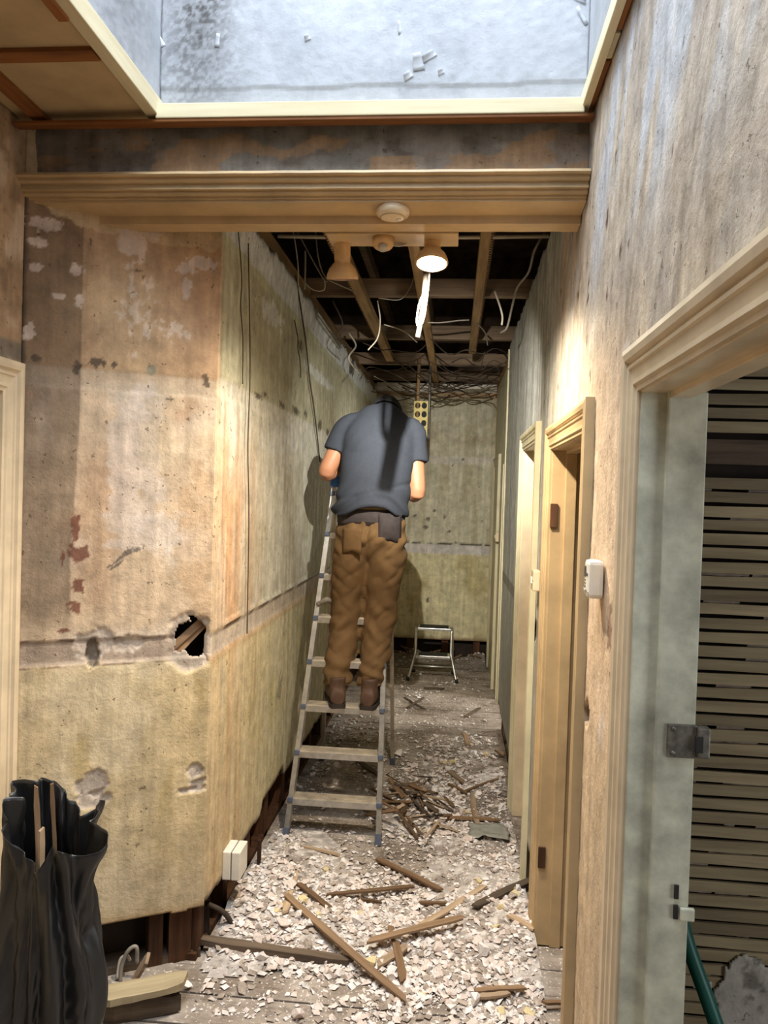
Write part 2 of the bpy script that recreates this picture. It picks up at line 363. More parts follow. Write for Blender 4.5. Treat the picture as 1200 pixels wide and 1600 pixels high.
# --- splayed wall facing the camera
h_hole = dg(300, 1003); 
def dg_edge(u): return 0.195+0.02*fbm(u*9, u*0+3, 5, 3) + 0.05*sst(0.12, 0.0, u)
def diag_col(u, z):
    n = fbm(u*6, z*6, 11, 5); n2 = fbm(u*18, z*18, 12, 4); st = fbm(u*30, z*2.2, 13, 4)
    c = np.zeros(u.shape+(3,)) + lin((214, 182, 140))
    c = mix(c, (226, 202, 172), sst(0.45, 0.75, n)); c = mix(c, (200, 160, 116), sst(0.55, 0.85, fbm(u*4, z*3, 21, 4)))
    up = sst(2.055, 2.075, z+0.012*n2)
    cu = np.zeros_like(c)+lin((196, 152, 98)); cu = mix(cu, (208, 166, 108), sst(0.35, 0.7, n)); cu = mix(cu, (206, 152, 96), sst(0.35, 0.6, u)*0.5)
    c = c+(cu-c)*up[..., None]
    c = mix(c, (214, 186, 148), sst(2.02, 2.03, z)*(1-sst(2.085, 2.1, z))*0.75)
    lo = 1-sst(1.10, 1.115, z+0.012*n2)
    cl = np.zeros_like(c)+lin((220, 192, 134)); cl = mix(cl, (226, 202, 152), sst(0.4, 0.7, n)); cl = mix(cl, (200, 168, 84), sst(0.55, 0.78, fbm(u*10, z*5, 31, 5))*0.7)
    cl = mix(cl, (206, 172, 92), sst(0.40, 0.62, u)*0.35)
    cl = mix(cl, (206, 182, 140), sst(0.6, 0.2, z)*0.6)
    c = c+(cl-c)*lo[..., None]
    band = sst(1.105, 1.115, z+0.006*n2)*(1-sst(1.185, 1.195, z+0.008*n2))
    c = mix(c, (176, 152, 128), band*0.9)
    c = mix(c, (104, 66, 40), (sst(1.183, 1.19, z+0.010*n2)*(1-sst(1.194, 1.20, z+0.010*n2)))*sst(0.42, 0.58, n2)*0.85)
    c = mix(c, (120, 84, 50), (sst(1.098, 1.104, z+0.008*n2)*(1-sst(1.107, 1.112, z+0.008*n2)))*sst(0.5, 0.62, n2)*0.7)
    # unpainted strip by the door, where something once stood against the wall
    e = 0.178-0.018*sst(2.0, 1.4, z)+0.008*(n2-0.5)*sst(2.0, 1.8, z)
    strip = (1-sst(e-0.003, e+0.004, u))*sst(1.2, 1.32, z)
    c = c*(1-0.40*strip[..., None]); c = mix(c, (126, 92, 56), strip*0.28)
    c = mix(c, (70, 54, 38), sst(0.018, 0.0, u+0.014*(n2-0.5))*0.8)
    # paint lapping down from the moulding, torn edge
    te = 2.60-0.01*sst(0, 0.5, u)-0.075*fbm(u*15, u*0, 41, 4)+0.07*sst(0.14, 0.0, u)
    c = mix(c, (214, 180, 126), sst(te, te+0.003, z)*0.9)
    # torn pale patches
    P = lambda px, py, rx, ry, s, col, amp=0.6, op=1.0: mix(c, col, op*blob(u, z, *dg(px, py), rx, ry, s, amp))
    for (px, py, rx, ry, s) in ((205, 378, 0.045, 0.05, 1), (235, 355, 0.03, 0.05, 2), (70, 350, 0.05, 0.022, 3), (58, 378, 0.035, 0.014, 4), (120, 422, 0.02, 0.02, 5), (125, 470, 0.015, 0.02, 6), (318, 412, 0.05, 0.022, 7), (290, 450, 0.02, 0.035, 8), (55, 418, 0.02, 0.015, 9), (92, 463, 0.02, 0.01, 10), (290, 420, 0.03, 0.02, 14), (45, 520, .02, .03, 15)):
        c = P(px, py, rx, ry, s, (222, 196, 172), 0.7, 0.85)
    c = mix(c, (228, 200, 168), 0.75*blob(u, z, *dg(213, 480), 0.05, 0.17, 51, 0.8)*sst(0.45, 0.6, fbm(u*60, z*40, 52, 3)))
    c = mix(c, (228, 200, 168), 0.75*blob(u, z, *dg(270, 517), 0.07, 0.03, 53, 0.8)*sst(0.45, 0.6, fbm(u*60, z*60, 54, 3)))
    c = mix(c, (224, 204, 188), 0.55*blob(u, z, *dg(215, 720), 0.10, 0.20, 55, 0.8)); c = mix(c, (224, 206, 190), 0.55*blob(u, z, *dg(230, 830), 0.13, 0.06, 56, 0.8))
    c = mix(c, (196, 150, 92), 0.45*blob(u, z, *dg(310, 850), 0.07, 0.28, 57, 0.7))
    c = mix(c, (206, 182, 140), 0.5*blob(u, z, *dg(255, 680), 0.08, 0.15, 58, 0.8))
    for (px, py, rx, ry, s) in ((118, 820, 0.014, 0.045, 61), (122, 866, 0.032, 0.028, 62), (122, 915, 0.018, 0.02, 63), (118, 948, 0.022, 0.02, 64), (98, 872, .006, .02, 65), (100, 985, .02, .008, 66)):
        c = P(px, py, rx, ry, s, (128, 66, 36), 0.9, 0.9)
    # grey scratches
    p0 = dg(168, 888); p1 = dg(218, 853); ax = np.array(p1)-np.array(p0); al = np.linalg.norm(ax); ax /= al
    t = (u-p0[0])*ax[0]+(z-p0[1])*ax[1]; w = -(u-p0[0])*ax[1]+(z-p0[1])*ax[0]
    c = mix(c, (92, 82, 76), (np.abs(w+0.006*np.sin(t*60)) < 0.009)*(t > 0)*(t < al)*sst(0.45, 0.55, fbm(t*8, w*260, 67, 3))*0.8)
    c = mix(c, (150, 148, 122), 0.8*blob(u, z, *dg(236, 578), 0.014, 0.018, 68, 0.5))
    for (px, py, rx, ry, s) in ((152, 566, 0.03, 0.014, 71), (178, 570, 0.012, 0.010, 72), (322, 594, 0.012, 0.022, 73), (57, 560, 0.014, 0.014, 74), (120, 575, .012, .02, 75), (265, 624, .012, .005, 76)):
        c = P(px, py, rx, ry, s, (84, 66, 48), 0.9, 0.85)
    # chips of missing skim
    for (px, py, rx, ry, s) in CHIPS: c = P(px, py, rx, ry, s, (206, 186, 166), 0.55, 0.95)
    c = mix(c, (120, 104, 84), blob(u, z, *dg(145, 1020), 0.022, 0.042, 83, 0.5)*0.9)
    c = mix(c, (190, 170, 150), blob(u, z, h_hole[0], h_hole[1], 0.088, 0.092, 84, 0.4)*0.95)
    c = mix(c, (188, 146, 80), sst(0.035, 0.0, z-dg_edge(u))*0.6)
    return c
CHIPS = ((150, 1005, 0.06, 0.05, 81), (200, 1005, 0.055, 0.028, 82), (147, 1225, 0.05, 0.045, 85), (305, 1205, 0.026, 0.03, 86), (308, 1228, 0.03, 0.028, 87), (290, 1235, 0.035, 0.010, 88), (145, 1250, .05, .03, 89))
def diag_disp(u, z):
    n2 = fbm(u*18, z*18, 12, 4)
    d = 0.004*(fbm(u*5, z*5, 91, 3)-0.5)+0.0015*fbm(u*40, z*40, 92, 3)
    d = d-0.006*sst(1.108, 1.116, z+0.006*n2)*(1-sst(1.184, 1.192, z+0.008*n2))
    d = d-0.003*sst(2.02, 2.03, z)*(1-sst(2.085, 2.1, z))
    for (px, py, rx, ry, s) in CHIPS: d = d-0.006*blob(u, z, *dg(px, py), rx, ry, s, 0.55, 0.15)-0.0
    d = d-0.016*blob(u, z, *dg(145, 1020), 0.022, 0.042, 83, 0.5)
    d = d-0.009*blob(u, z, h_hole[0], h_hole[1], 0.088, 0.092, 84, 0.4, 0.2)
    return d
def diag_keep(u, z):
    t1 = blob(u, z, h_hole[0]+0.002, h_hole[1]+0.012, 0.058, 0.074, 95, 0.45, 0.01) > 0.5
    return (z > dg_edge(u)) & (~t1)
wl = sheet('wall_front_left', D0, DU, (0, 0, 1), DN, DL, 2.84, 0.005, 0.006, diag_col, diag_disp, diag_keep, 0.022, 'plaster')
structure(wl, 'splayed plaster wall with peeling tan paint, left of the corridor')
# laths seen in the hole, studs below the broken edge
def dgp(u, z, d): p = D0+DU*u+DN*d; return Vector((p[0], p[1], z))
ang = math.atan2(DU[1], DU[0])
for i, (du_, dz_) in enumerate(((-0.028, 0.0), (0.0, -0.004), (0.03, 0.03))):
    o = MB().box((-0.085, -0.004, -0.013), (0.085, 0.004, 0.013), bev=0.002).build('lath', 'lath', wl)
    o.location = dgp(h_hole[0]+du_, h_hole[1]+0.01+dz_, -0.030-0.009*i); o.rotation_euler = (0, -math.radians(42+4*i), ang)
o = MB().box((0, -0.01, 0), (DL+0.05, 0, 2.8)).build('backing_board', 'void', wl); o.location = dgp(0, 0, -0.14); o.rotation_euler = (0, 0, ang)
for u_, w_ in ((0.555, 0.08), (0.47, 0.05), (0.10, 0.07)):
    o = MB().box((-w_/2, 0, -0.03), (w_/2, 0.09, 0.35), bev=0.003).build('stud', 'dark_wood', wl); o.location = dgp(u_, 0, -0.03); o.rotation_euler = (0, 0, ang)
o = MB().box((0, 0, -0.03), (DL, 0.09, 0.03), bev=0.003).build('sole_plate', 'dark_wood_x', wl); o.location = dgp(0, 0, -0.032); o.rotation_euler = (0, 0, ang)

# --- corridor left wall
LL = YE-2.67
def lw_bot(u): return 0.19+0.035*fbm(u*5, u*0, 101, 4)+0.05*blob(u, u*0, 1.05, 0, 0.25, 1, 102, 0.2)
def lw_top(u): return 2.745+0.05*fbm(u*14, u*0, 103, 4)
def left_col(u, z):
    n = fbm(u*4, z*4, 111, 5); n2 = fbm(u*16, z*16, 112, 4); st = fbm(u*22, z*1.1, 113, 5)
    c = np.zeros(u.shape+(3,))+lin((214, 208, 184))
    c = mix(c, (224, 220, 202), sst(0.45, 0.7, st)); c = mix(c, (186, 178, 140), sst(0.55, 0.75, n)*0.6)
    # above picture strip
    up = sst(2.10, 2.115, z+0.01*n2); cu = np.zeros_like(c)+lin((196, 190, 152)); cu = mix(cu, (182, 172, 130), sst(0.45, 0.7, n)*0.8); cu = mix(cu, (214, 208, 172), sst(0.5, 0.7, st)*0.6)
    c = c+(cu-c)*up[..., None]
    c = mix(c, (222, 214, 192), sst(2.03, 2.045, z)*(1-sst(2.10, 2.115, z))*0.8)
    lo = 1-sst(1.09, 1.1, z+0.01*n2); cl = np.zeros_like(c)+lin((222, 204, 148)); cl = mix(cl, (214, 206, 160), sst(0.3, 1.6, u)); cl = mix(cl, (206, 176, 104), sst(0.5, 0.7, st)*0.55)
    cl = mix(cl, (196, 182, 90), sst(0.58, 0.75, n)*0.5); cl = mix(cl, (226, 214, 176), sst(0.55, 0.75, fbm(u*14, z*2, 117, 3))*0.5)
    c = c+(cl-c)*lo[..., None]
    # orange water stains near the corner
    o = sst(0.95, 0.05, u+0.25*(st-0.5))*sst(2.12, 1.6, z+0.3*(st-0.5))
    c = mix(c, (216, 152, 84), o*(0.45+0.55*sst(0.42, 0.62, st))*(1-lo*0.55)*0.98)
    c = mix(c, (196, 142, 84), 0.7*o*sst(0.52, 0.68, fbm(u*34, z*0.8, 118, 4))*(1-lo*0.6))
    c = mix(c, (212, 178, 128), sst(0.06, 0.0, u)*0.8)
    band = sst(1.10, 1.108, z+0.004*n2)*(1-sst(1.185, 1.192, z+0.006*n2)); c = mix(c, (200, 182, 160), band*0.9)
    c = mix(c, (92, 62, 40), sst(1.185, 1.190, z+0.006*n2)*(1-sst(1.196, 1.202, z+0.006*n2))*sst(0.35, 0.5, fbm(u*9, z*9, 119, 3))*0.9)
    c = mix(c, (198, 152, 84), sst(1.06, 1.09, z)*(1-sst(1.10, 1.108, z))*0.6)
    # cove band and flaking at the top
    c = mix(c, (226, 230, 232), sst(2.625, 2.64, z+0.02*n2)*0.95); c = mix(c, (206, 210, 168), sst(2.59, 2.6, z+0.02*n2)*(1-sst(2.625, 2.64, z+0.02*n2))*0.7)
    c = mix(c, (232, 234, 230), 0.8*blob(u, z, *lw(425, 490), 0.22, 0.05, 121, 0.9)); c = mix(c, (232, 234, 230), 0.7*blob(u, z, *lw(500, 590), 0.5, 0.03, 122, 0.9))
    c = mix(c, (222, 220, 208), 0.7*blob(u, z, *lw(445, 690), 0.35, 0.08, 123, 0.9))
    for (px, py, rx, ry, s) in ((405, 620, 0.06, 0.012, 131), (440, 632, 0.05, 0.014, 132), (462, 642, 0.08, 0.02, 133), (478, 647, .05, .02, 137), (500, 663, 0.06, 0.035, 134), (512, 675, .05, .02, 138), (415, 617, 0.04, 0.01, 135), (470, 540, 0.05, 0.03, 136), (548, 575, 0.14, 0.05, 139)):
        c = mix(c, (84, 68, 52), 0.85*blob(u, z, *lw(px, py), rx, ry, s, 0.9))
    c = mix(c, (130, 124, 104), 0.6*blob(u, z, *lw(437, 1075), .05, .06, 141, .8)); c = mix(c, (176, 160, 120), 0.7*blob(u, z, *lw(445, 980), 0.05, 0.04, 142, .6)*(1-blob(u, z, *lw(445, 980), 0.035, 0.028, 142, .6)))
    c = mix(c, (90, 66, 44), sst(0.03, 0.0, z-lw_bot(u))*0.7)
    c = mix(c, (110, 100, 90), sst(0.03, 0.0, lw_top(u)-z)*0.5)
    return c
def left_disp(u, z):
    n2 = fbm(u*16, z*16, 112, 4)
    d = 0.006*(fbm(u*3, z*3, 151, 3)-0.5)+0.0015*fbm(u*40, z*40, 152, 3)
    d = d-0.006*sst(1.10, 1.108, z+0.004*n2)*(1-sst(1.185, 1.192, z+0.006*n2))+0.008*sst(1.188, 1.192, z)*(1-sst(1.20, 1.205, z))*sst(0.4, 0.5, fbm(u*9, z*9, 119, 3))
    d = d+0.012*sst(2.6, 2.74, z)**2 + 0.01*(fbm(u*20, z*20, 153, 3)-0.5)*sst(2.6, 2.7, z)
    d = d-0.004*sst(2.03, 2.045, z)*(1-sst(2.10, 2.115, z))
    return d
wlc = sheet('wall_left_corridor', (XL, 2.67, 0), (0, 1, 0), (0, 0, 1), (1, 0, 0), LL, 2.82, 0.013, 0.011, left_col, left_disp, lambda u, z: (z > lw_bot(u)) & (z < lw_top(u)), 0.022, sat=0.76)
structure(wlc, 'long stained plaster wall on the left of the corridor')
MB().box((-1.12, 2.75, -0.03), (-1.10, YE, 2.8)).build('backing_board', 'void', wlc)
for i, yy in enumerate((2.72, 3.02, 3.36, 3.70, 4.08, 4.46, 4.86, 5.28, 5.75, 6.3, 6.9, 7.5)):
    MB().box((-0.045, -0.035, -0.03), (0.045, 0.035, 0.34), bev=0.003).build('stud', 'dark_wood', wlc, (XL-0.07, yy, 0))
MB().box((XL-0.115, 2.67, -0.03), (XL-0.025, YE, 0.025), bev=0.003).build('sole_plate', 'dark_wood', wlc)
MB().box((XL-0.115, 2.5, 2.80), (XL-0.02, YE+.3, 2.88), bev=0.003).build('wall_plate', 'joist_y', wlc)

# --- right wall: one long sheet with the doorways cut out
DOORS = {1: (0.72, 1.575, 1.925), 2: (2.215, 2.955, 1.895), 3: (3.475, 4.15, 1.965)}
def rw_bot(u): y = u+RY0; return (0.17+0.06*fbm(u*4, u*0, 201, 4))*sst(2.9, 3.05, y)
def right_col(u, z):
    y = u+RY0
    n = fbm(u*5, z*5, 211, 5); n2 = fbm(u*17, z*17, 212, 4); st = fbm((u+z*0.45)*11, (z-u*0.35)*2.2, 213, 5)
    st2 = fbm((u+z*0.5)*26, (z-u*0.4)*5, 214, 4)
    near = 1-sst(2.75, 3.15, y+0.2*(st-0.5))
    c = np.zeros(u.shape+(3,))+lin((208, 190, 164))
    c = mix(c, (190, 174, 154), sst(0.4, 0.65, n)); c = mix(c, (214, 190, 152), sst(0.5, 0.66, st)*0.75); c = mix(c, (150, 128, 102), sst(0.56, 0.72, st2)*0.45)
    c = mix(c, (198, 202, 208), sst(2.15, 2.6, z+0.5*(st-0.5))*sst(0.46, 0.60, st)*0.9)  # bluish skylight on the upper wall, painted in as streaks
    c = mix(c, (216, 176, 126), sst(2.25, 1.95, z+0.25*(st-0.5))*sst(1.5, 1.9, y)*0.75)
    c = mix(c, (222, 188, 146), sst(2.0, 1.9, z)*0.75)
    c = mix(c, (206, 166, 116), sst(2.0, 1.9, z)*sst(0.5, 0.7, n)*0.5)
    c = mix(c, (216, 186, 140), sst(1.15, 1.05, z)*0.7)
    for (px, py, rx, ry, s) in ((1048, 760, .06, .12, 221),): pass
    c = mix(c, (196, 196, 184), (1-near)*0.92); c = mix(c, (170, 172, 166), (1-near)*sst(0.45, 0.62, fbm(u*9, z*2, 215, 4))*0.8)
    c = mix(c, (112, 108, 100), (1-near)*sst(0.57, 0.60, fbm(u*30, z*0.9, 216, 2))*0.4)
    c = mix(c, (180, 176, 162), (1-near)*sst(1.15, 1.05, z)*0.6)
    c = mix(c, (128, 116, 100), sst(1.11, 1.12, z)*(1-sst(1.18, 1.19, z))*sst(3.0, 3.2, y)*0.75)
    far = sst(5.68, 5.70, y); c = mix(c, (206, 198, 158), far*0.95)
    # gouges: brick showing
    for i in range(26):
        r = random.Random(400+i); uu = r.uniform(1.2, 3.8)-RY0; zz = r.uniform(2.05, 2.75)
        c = mix(c, (96, 60, 40), 0.85*blob(u, z, uu, zz, r.uniform(.006, .014), r.uniform(.008, .022), 430+i, 0.9))
    c = mix(c, (96, 60, 40), 0.9*blob(u, z, *rw(1192, 412), 0.035, 0.018, 231, 0.7)); c = mix(c, (224, 206, 184), 0.9*blob(u, z, *rw(980, 548), .03, .03, 232, .7))
    c = mix(c, (128, 88, 64), 0.8*blob(u, z, *rw(953, 985), .022, .05, 233, .8)); c = mix(c, (58, 38, 26), 0.95*blob(u, z, *rw(918, 1115), .035, .028, 234, .6))
    c = mix(c, (220, 200, 176), 0.8*blob(u, z, *rw(940, 1140), .035, .045, 235, .7)); c = mix(c, (60, 44, 32), 0.9*blob(u, z, *rw(836, 985), .05, .035, 236, .7))
    c = mix(c, (72, 50, 34), 0.8*sst(0.03, 0, z-rw_bot(u))*sst(2.9, 3.0, y))
    c = mix(c, (70, 58, 48), 0.7*sst(0.012, 0.0, np.abs(y-2.105)+0.012*(n2-0.5))*(z < 1.98))
    return c
def right_disp(u, z):
    y = u+RY0
    d = 0.005*(fbm(u*4, z*4, 251, 3)-0.5)+0.0025*fbm(u*30, z*30, 252, 3)
    d = d-0.018*blob(u, z, *rw(918, 1115), .035, .028, 234, .6)-0.015*blob(u, z, *rw(836, 985), .05, .035, 236, .7)
    return d
def rw_top(u): y = u+RY0; return np.where(y < 2.42, 2.86, 2.80+0.06*fbm(u*12, u*0, 203, 4))
def right_keep(u, z):
    y = u+RY0; k = (z > rw_bot(u)) & (z < rw_top(u)) & (y < 5.72)
    for (a, b_, t) in DOORS.values(): k &= ~((y > a-0.01) & (y < b_+0.01) & (z < t+0.01))
    return k
wr = sheet('wall_right', (XR, RY0, 0), (0, 1, 0), (0, 0, 1), (-1, 0, 0), 5.74-RY0, 2.87, 0.010, 0.010, right_col, right_disp, right_keep, 0.02)
structure(wr, 'stripped plaster wall on the right with three doorways')
for yy in (3.05, 3.34, 4.3, 4.62, 4.98, 5.34, 5.66):
    MB().box((XR+0.03, yy-0.03, -0.03), (XR+0.12, yy+0.03, 0.34), bev=0.003).build('stud', 'dark_wood', wr)
MB().box((XR+0.03, 4.24, -0.03), (XR+0.12, 5.7, 0.03), bev=0.003).build('sole_plate', 'dark_wood', wr)
MB().box((XR+0.03, 2.5, 2.80), (XR+0.12, YE, 2.88), bev=0.003).build('wall_plate', 'joist_y', wr)
# core behind the plaster so no light passes
cb = MB()
ys = [RY0, DOORS[1][0]-0.02, DOORS[1][1]+0.02, DOORS[2][0]-0.02, DOORS[2][1]+0.02, DOORS[3][0]-0.02, DOORS[3][1]+0.02, 5.72]
for i in range(0, 8, 2):
    cb.box((XR+0.06, ys[i], 0.36 if i else 0), (XR+0.11, ys[i+1], 2.8))
for (a, b_, t) in DOORS.values(): cb.box((XR+0.06, a-0.02, t+0.03), (XR+0.11, b_+0.02, 2.8))
cb.build('wall_core', 'void', wr)
# far stretch of the right wall, painted cream, with a white edge board at its near end
def far_col(u, z):
    n = fbm(u*4, z*4, 261, 4); c = np.zeros(u.shape+(3,))+lin((222, 214, 172)); c = mix(c, (198, 188, 140), sst(0.5, 0.7, n)*0.5); return mix(c, (188, 168, 120), sst(0.25, 0.2, z)*0.6)
wrf = sheet('wall_right_far', (XR+0.035, 5.72, 0), (0, 1, 0), (0, 0, 1), (-1, 0, 0), 2.5, 2.84, 0.04, 0.04, far_col, None, lambda u, z: (u > 0.86) | (z > 2.0), 0.02)
MB().box((XR+0.03, 6.56, 0), (XR+0.14, 6.60, 2.02), bev=0.003).build('added_opening_jamb', 'pale_yellow_paint', wrf)  # opening added so the far room fill reaches the corridor
MB().box((XR+0.03, 5.74, 2.0), (XR+0.14, 6.60, 2.03), bev=0.003).build('added_opening_head', 'pale_yellow_paint', wrf)
MB().box((XR+0.06, 6.60, 0), (XR+0.12, YE+.1, 2.8)).box((XR+0.06, 5.72, 2.03), (XR+0.12, 6.6, 2.8)).build('wall_core', 'void', wrf)
structure(wrf, 'cream painted wall at the far right end of the corridor')
MB().box((XR-0.012, 5.69, 0.19), (XR+0.05, 5.75, 2.80), bev=0.004).build('edge_board', 'pale_yellow_paint', wrf)

# --- end wall
def end_col(u, z):
    n = fbm(u*5, z*5, 271, 4); st = fbm(u*14, z*1.5, 272, 4); n2 = fbm(u*14, z*14, 273, 3)
    c = np.zeros(u.shape+(3,))+lin((214, 206, 176)); c = mix(c, (190, 178, 138), sst(0.45, 0.7, st)*0.7)
    c = mix(c, (224, 212, 158), (1-sst(1.1, 1.12, z))*0.95); c = mix(c, (190, 168, 92), (1-sst(1.1, 1.12, z))*sst(0.52, 0.7, n)*0.6)
    c = mix(c, (214, 206, 200), sst(1.11, 1.12, z)*(1-sst(1.21, 1.22, z+.01*n2))*0.95); c = mix(c, (70, 58, 44), sst(1.212, 1.22, z+.01*n2)*(1-sst(1.23, 1.24, z+.01*n2))*sst(.4, .5, n2))
    c = mix(c, (214, 206, 190), sst(2.04, 2.06, z)*(1-sst(2.12, 2.14, z))*0.8)
    c = mix(c, (168, 150, 110), sst(2.2, 2.3, z)*sst(0.4, 0.6, n)*0.6); c = mix(c, (168, 120, 66), sst(2.72, 2.76, z)*0.7); c = mix(c, (226, 226, 222), sst(2.80, 2.81, z))
    for i in range(16):
        r = random.Random(500+i); c = mix(c, (86, 72, 54), 0.8*blob(u, z, r.uniform(.1, 1.2), r.uniform(.3, 2.2), r.uniform(.01, .025), r.uniform(.01, .025), 540+i, .8))
    c = mix(c, (140, 92, 50), sst(0.05, 0, z-0.2-0.02*n2)*0.8)
    return c
we = sheet('wall_end', (XL-0.05, YE, 0), (1, 0, 0), (0, 0, 1), (0, -1, 0), 1.32, 2.88, 0.014, 0.014, end_col, lambda u, z: 0.006*(fbm(u*5, z*5, 281, 3)-0.5)-0.008*sst(1.11, 1.12, z)*(1-sst(1.21, 1.22, z)), lambda u, z: z > 0.20+0.02*fbm(u*14, z*14, 273, 3), 0.02, sat=0.78)
structure(we, 'stained cream end wall of the corridor')
MB().box((XL-0.2, YE+0.13, -0.03), (XR+0.3, YE+0.15, 2.9)).build('backing_board', 'void', we)
for xx in (-0.8, -0.42, -0.05, 0.28): MB().box((xx-0.035, YE+0.03, -0.03), (xx+0.035, YE+0.1, 0.34), bev=0.003).build('stud', 'dark_wood', we)
MB().box((XL, YE-0.05, 2.83), (XR+.05, YE, 2.885), bev=0.012).build('cornice', 'white_plastic', we)

# --- near left wall with the left doorway's frame in it
XLL = -1.40
def nl_col(u, z):
    n = fbm(u*6, z*6, 291, 5); n2 = fbm(u*16, z*16, 292, 4)
    c = np.zeros(u.shape+(3,))+lin((186, 146, 96)); c = mix(c, (216, 184, 146), sst(0.48, 0.62, n)*0.8); c = mix(c, (120, 92, 64), sst(0.62, 0.74, n2)*0.6)
    c = mix(c, (110, 104, 92), sst(2.08, 2.10, z)*(1-sst(2.14, 2.16, z))*0.8)
    return c
wnl = sheet('wall_left', (XLL, -1.3, 0), (0, 1, 0), (0, 0, 1), (1, 0, 0), 3.68, 2.86, 0.016, 0.014, nl_col, lambda u, z: 0.005*(fbm(u*5, z*5, 293, 3)-0.5), lambda u, z: ~((u > 2.72) & (u < 3.54) & (z < 1.995)), 0.02)
structure(wnl, 'near left wall above a cream door frame')

# --- back of the hall, behind the camera
def bk_col(u, z): return np.zeros(u.shape+(3,))+lin((206, 178, 136))
structure(sheet('wall_back', (-1.45, -1.42, 0), (1, 0, 0), (0, 0, 1), (0, 1, 0), 1.9, 2.86, 0.05, 0.05, bk_col, lambda u, z: 0.004*fbm(u*5, z*5, 5, 3)), 'plain tan wall behind the camera')

# --- overhead wall strip, its moulding and the soffit
def oh_col(u, z):
    n = fbm(u*5, z*7, 301, 5); n2 = fbm(u*15, z*22, 302, 4)
    c = np.zeros(u.shape+(3,))+lin((158, 150, 138)); c = mix(c, (134, 122, 106), sst(0.45, 0.7, n2)); c = mix(c, (198, 154, 104), sst(0.53, 0.57, fbm(u*4.2, z*13, 303, 5)+0.10*sst(0.45, 0.65, u)*sst(0.18, .10, z)-0.07)*0.9)
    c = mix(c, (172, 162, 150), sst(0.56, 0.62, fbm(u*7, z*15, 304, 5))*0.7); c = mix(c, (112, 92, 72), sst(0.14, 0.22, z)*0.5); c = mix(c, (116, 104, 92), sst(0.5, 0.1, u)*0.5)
    return c
OHY = 2.375
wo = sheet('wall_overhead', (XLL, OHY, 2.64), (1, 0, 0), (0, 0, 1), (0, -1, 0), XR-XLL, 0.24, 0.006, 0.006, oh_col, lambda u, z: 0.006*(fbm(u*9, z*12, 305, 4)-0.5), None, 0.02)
structure(wo, 'grey flaking plaster strip between moulding and skylight')
MB().box((XLL-0.3, OHY+0.025, 2.63), (XR+0.05, 2.54, 4.4)).build('wall_core', 'void', wo)
def sweep_x(name, prof, xa, xb, mat, parent=None):   # prof: (y,z)
    b = MB(); n = len(prof); k = 40; vs = []
    for i in range(k+1):
        x = xa+(xb-xa)*i/k; w = 0.0004*math.sin(i*1.7)
        vs += [(x, p[0], p[1]+w) for p in prof]
    fs = [(i*n+j, i*n+(j+1) % n, (i+1)*n+(j+1) % n, (i+1)*n+j) for i in range(k) for j in range(n)]+[tuple(range(n)), tuple(k*n+j for j in range(n))]
    b.add(vs, fs); return b.build(name, mat, parent)
prof = [(2.40, 2.677), (2.312, 2.677), (2.308, 2.668), (2.312, 2.664), (2.324, 2.664), (2.324, 2.656), (2.330, 2.650), (2.340, 2.649), (2.340, 2.638), (2.336, 2.637), (2.336, 2.632), (2.350, 2.632), (2.350, 2.626), (2.354, 2.620), (2.366, 2.620), (2.366, 2.613), (2.40, 2.612)]
tr = sweep_x('trim_1', prof, XLL-0.01, XR-0.004, 'cream_gloss2'); structure(tr, 'long tan painted moulding over the corridor opening')
o = sweep_x('soffit_board', [(2.374, 2.614), (2.374, 2.605), (2.47, 2.597), (2.472, 2.572), (2.54, 2.570), (2.54, 2.63), (2.40, 2.63)], XLL-0.01, XR-0.004, 'cream_gloss2', tr)

# --- skylight shaft
SX0, SX1, SY0, SY1 = -0.935, 0.345, 0.16, 2.30
def sh_col(seed, mould=None):
    def f(u, z):
        n = fbm(u*5, z*5, seed, 5); c = np.zeros(u.shape+(3,))+lin((166, 170, 177)); c = mix(c, (150, 155, 162), sst(0.45, 0.7, n)*0.6)
        if mould:
            for (cu, cz, ru, rz, s, op) in mould:
                m = blob(u, z, cu, cz, ru*1.3, rz*1.2, s, 0.35, 0.9, 0.6)*(0.30+0.70*sst(0.42, 0.66, fbm(u*90, z*90, s+3, 3)))
                c = mix(c, (62, 56, 50), m*op)
        return c
    return f
def pz(px, py): p = onY(px, py, SY1); return float(p[0]-SX0), float(p[2]-2.84)
ma, mb_ = pz(315, 10), pz(300, 100)
def sh_disp(u, z):
    e = pz(600, 135)[1]+0.006*(fbm(u*6, u*0, 322, 3)-0.5)
    return 0.003*(fbm(u*6, z*6, 321, 3)-0.5)+0.0025*fbm(u*45, z*45, 323, 3)+0.004*sst(e-0.001, e+0.001, z)+0.003*(np.abs(u-pz(632, 0)[0]-0.02*(fbm(z*8, z*0, 9, 3)-.5)) < 0.006)
ws = sheet('wall_shaft_far', (SX0, SY1, 2.84), (1, 0, 0), (0, 0, 1), (0, -1, 0), SX1-SX0, 1.68, 0.006, 0.006, sh_col(331, [(ma[0], ma[1], 0.055, 0.13, 341, 0.9), (mb_[0], mb_[1], 0.10, 0.12, 345, 0.55), (ma[0], ma[1]+0.2, .12, .2, 347, .5)]), sh_disp, None, 0.02, 'shaft')
structure(ws, 'white papered far wall of the skylight shaft with black mould')
wsl = sheet('wall_shaft_left', (SX0, SY0, 2.84), (0, 1, 0), (0, 0, 1), (1, 0, 0), SY1-SY0, 1.68, 0.02, 0.012, sh_col(351, [(SY1-SY0-0.35, 0.22, 0.14, 0.14, 352, 0.5), (SY1-SY0-0.2, 0.5, .1, .3, 353, .4)]), None, None, 0.02, 'shaft'); structure(wsl, 'white left wall of the skylight shaft')
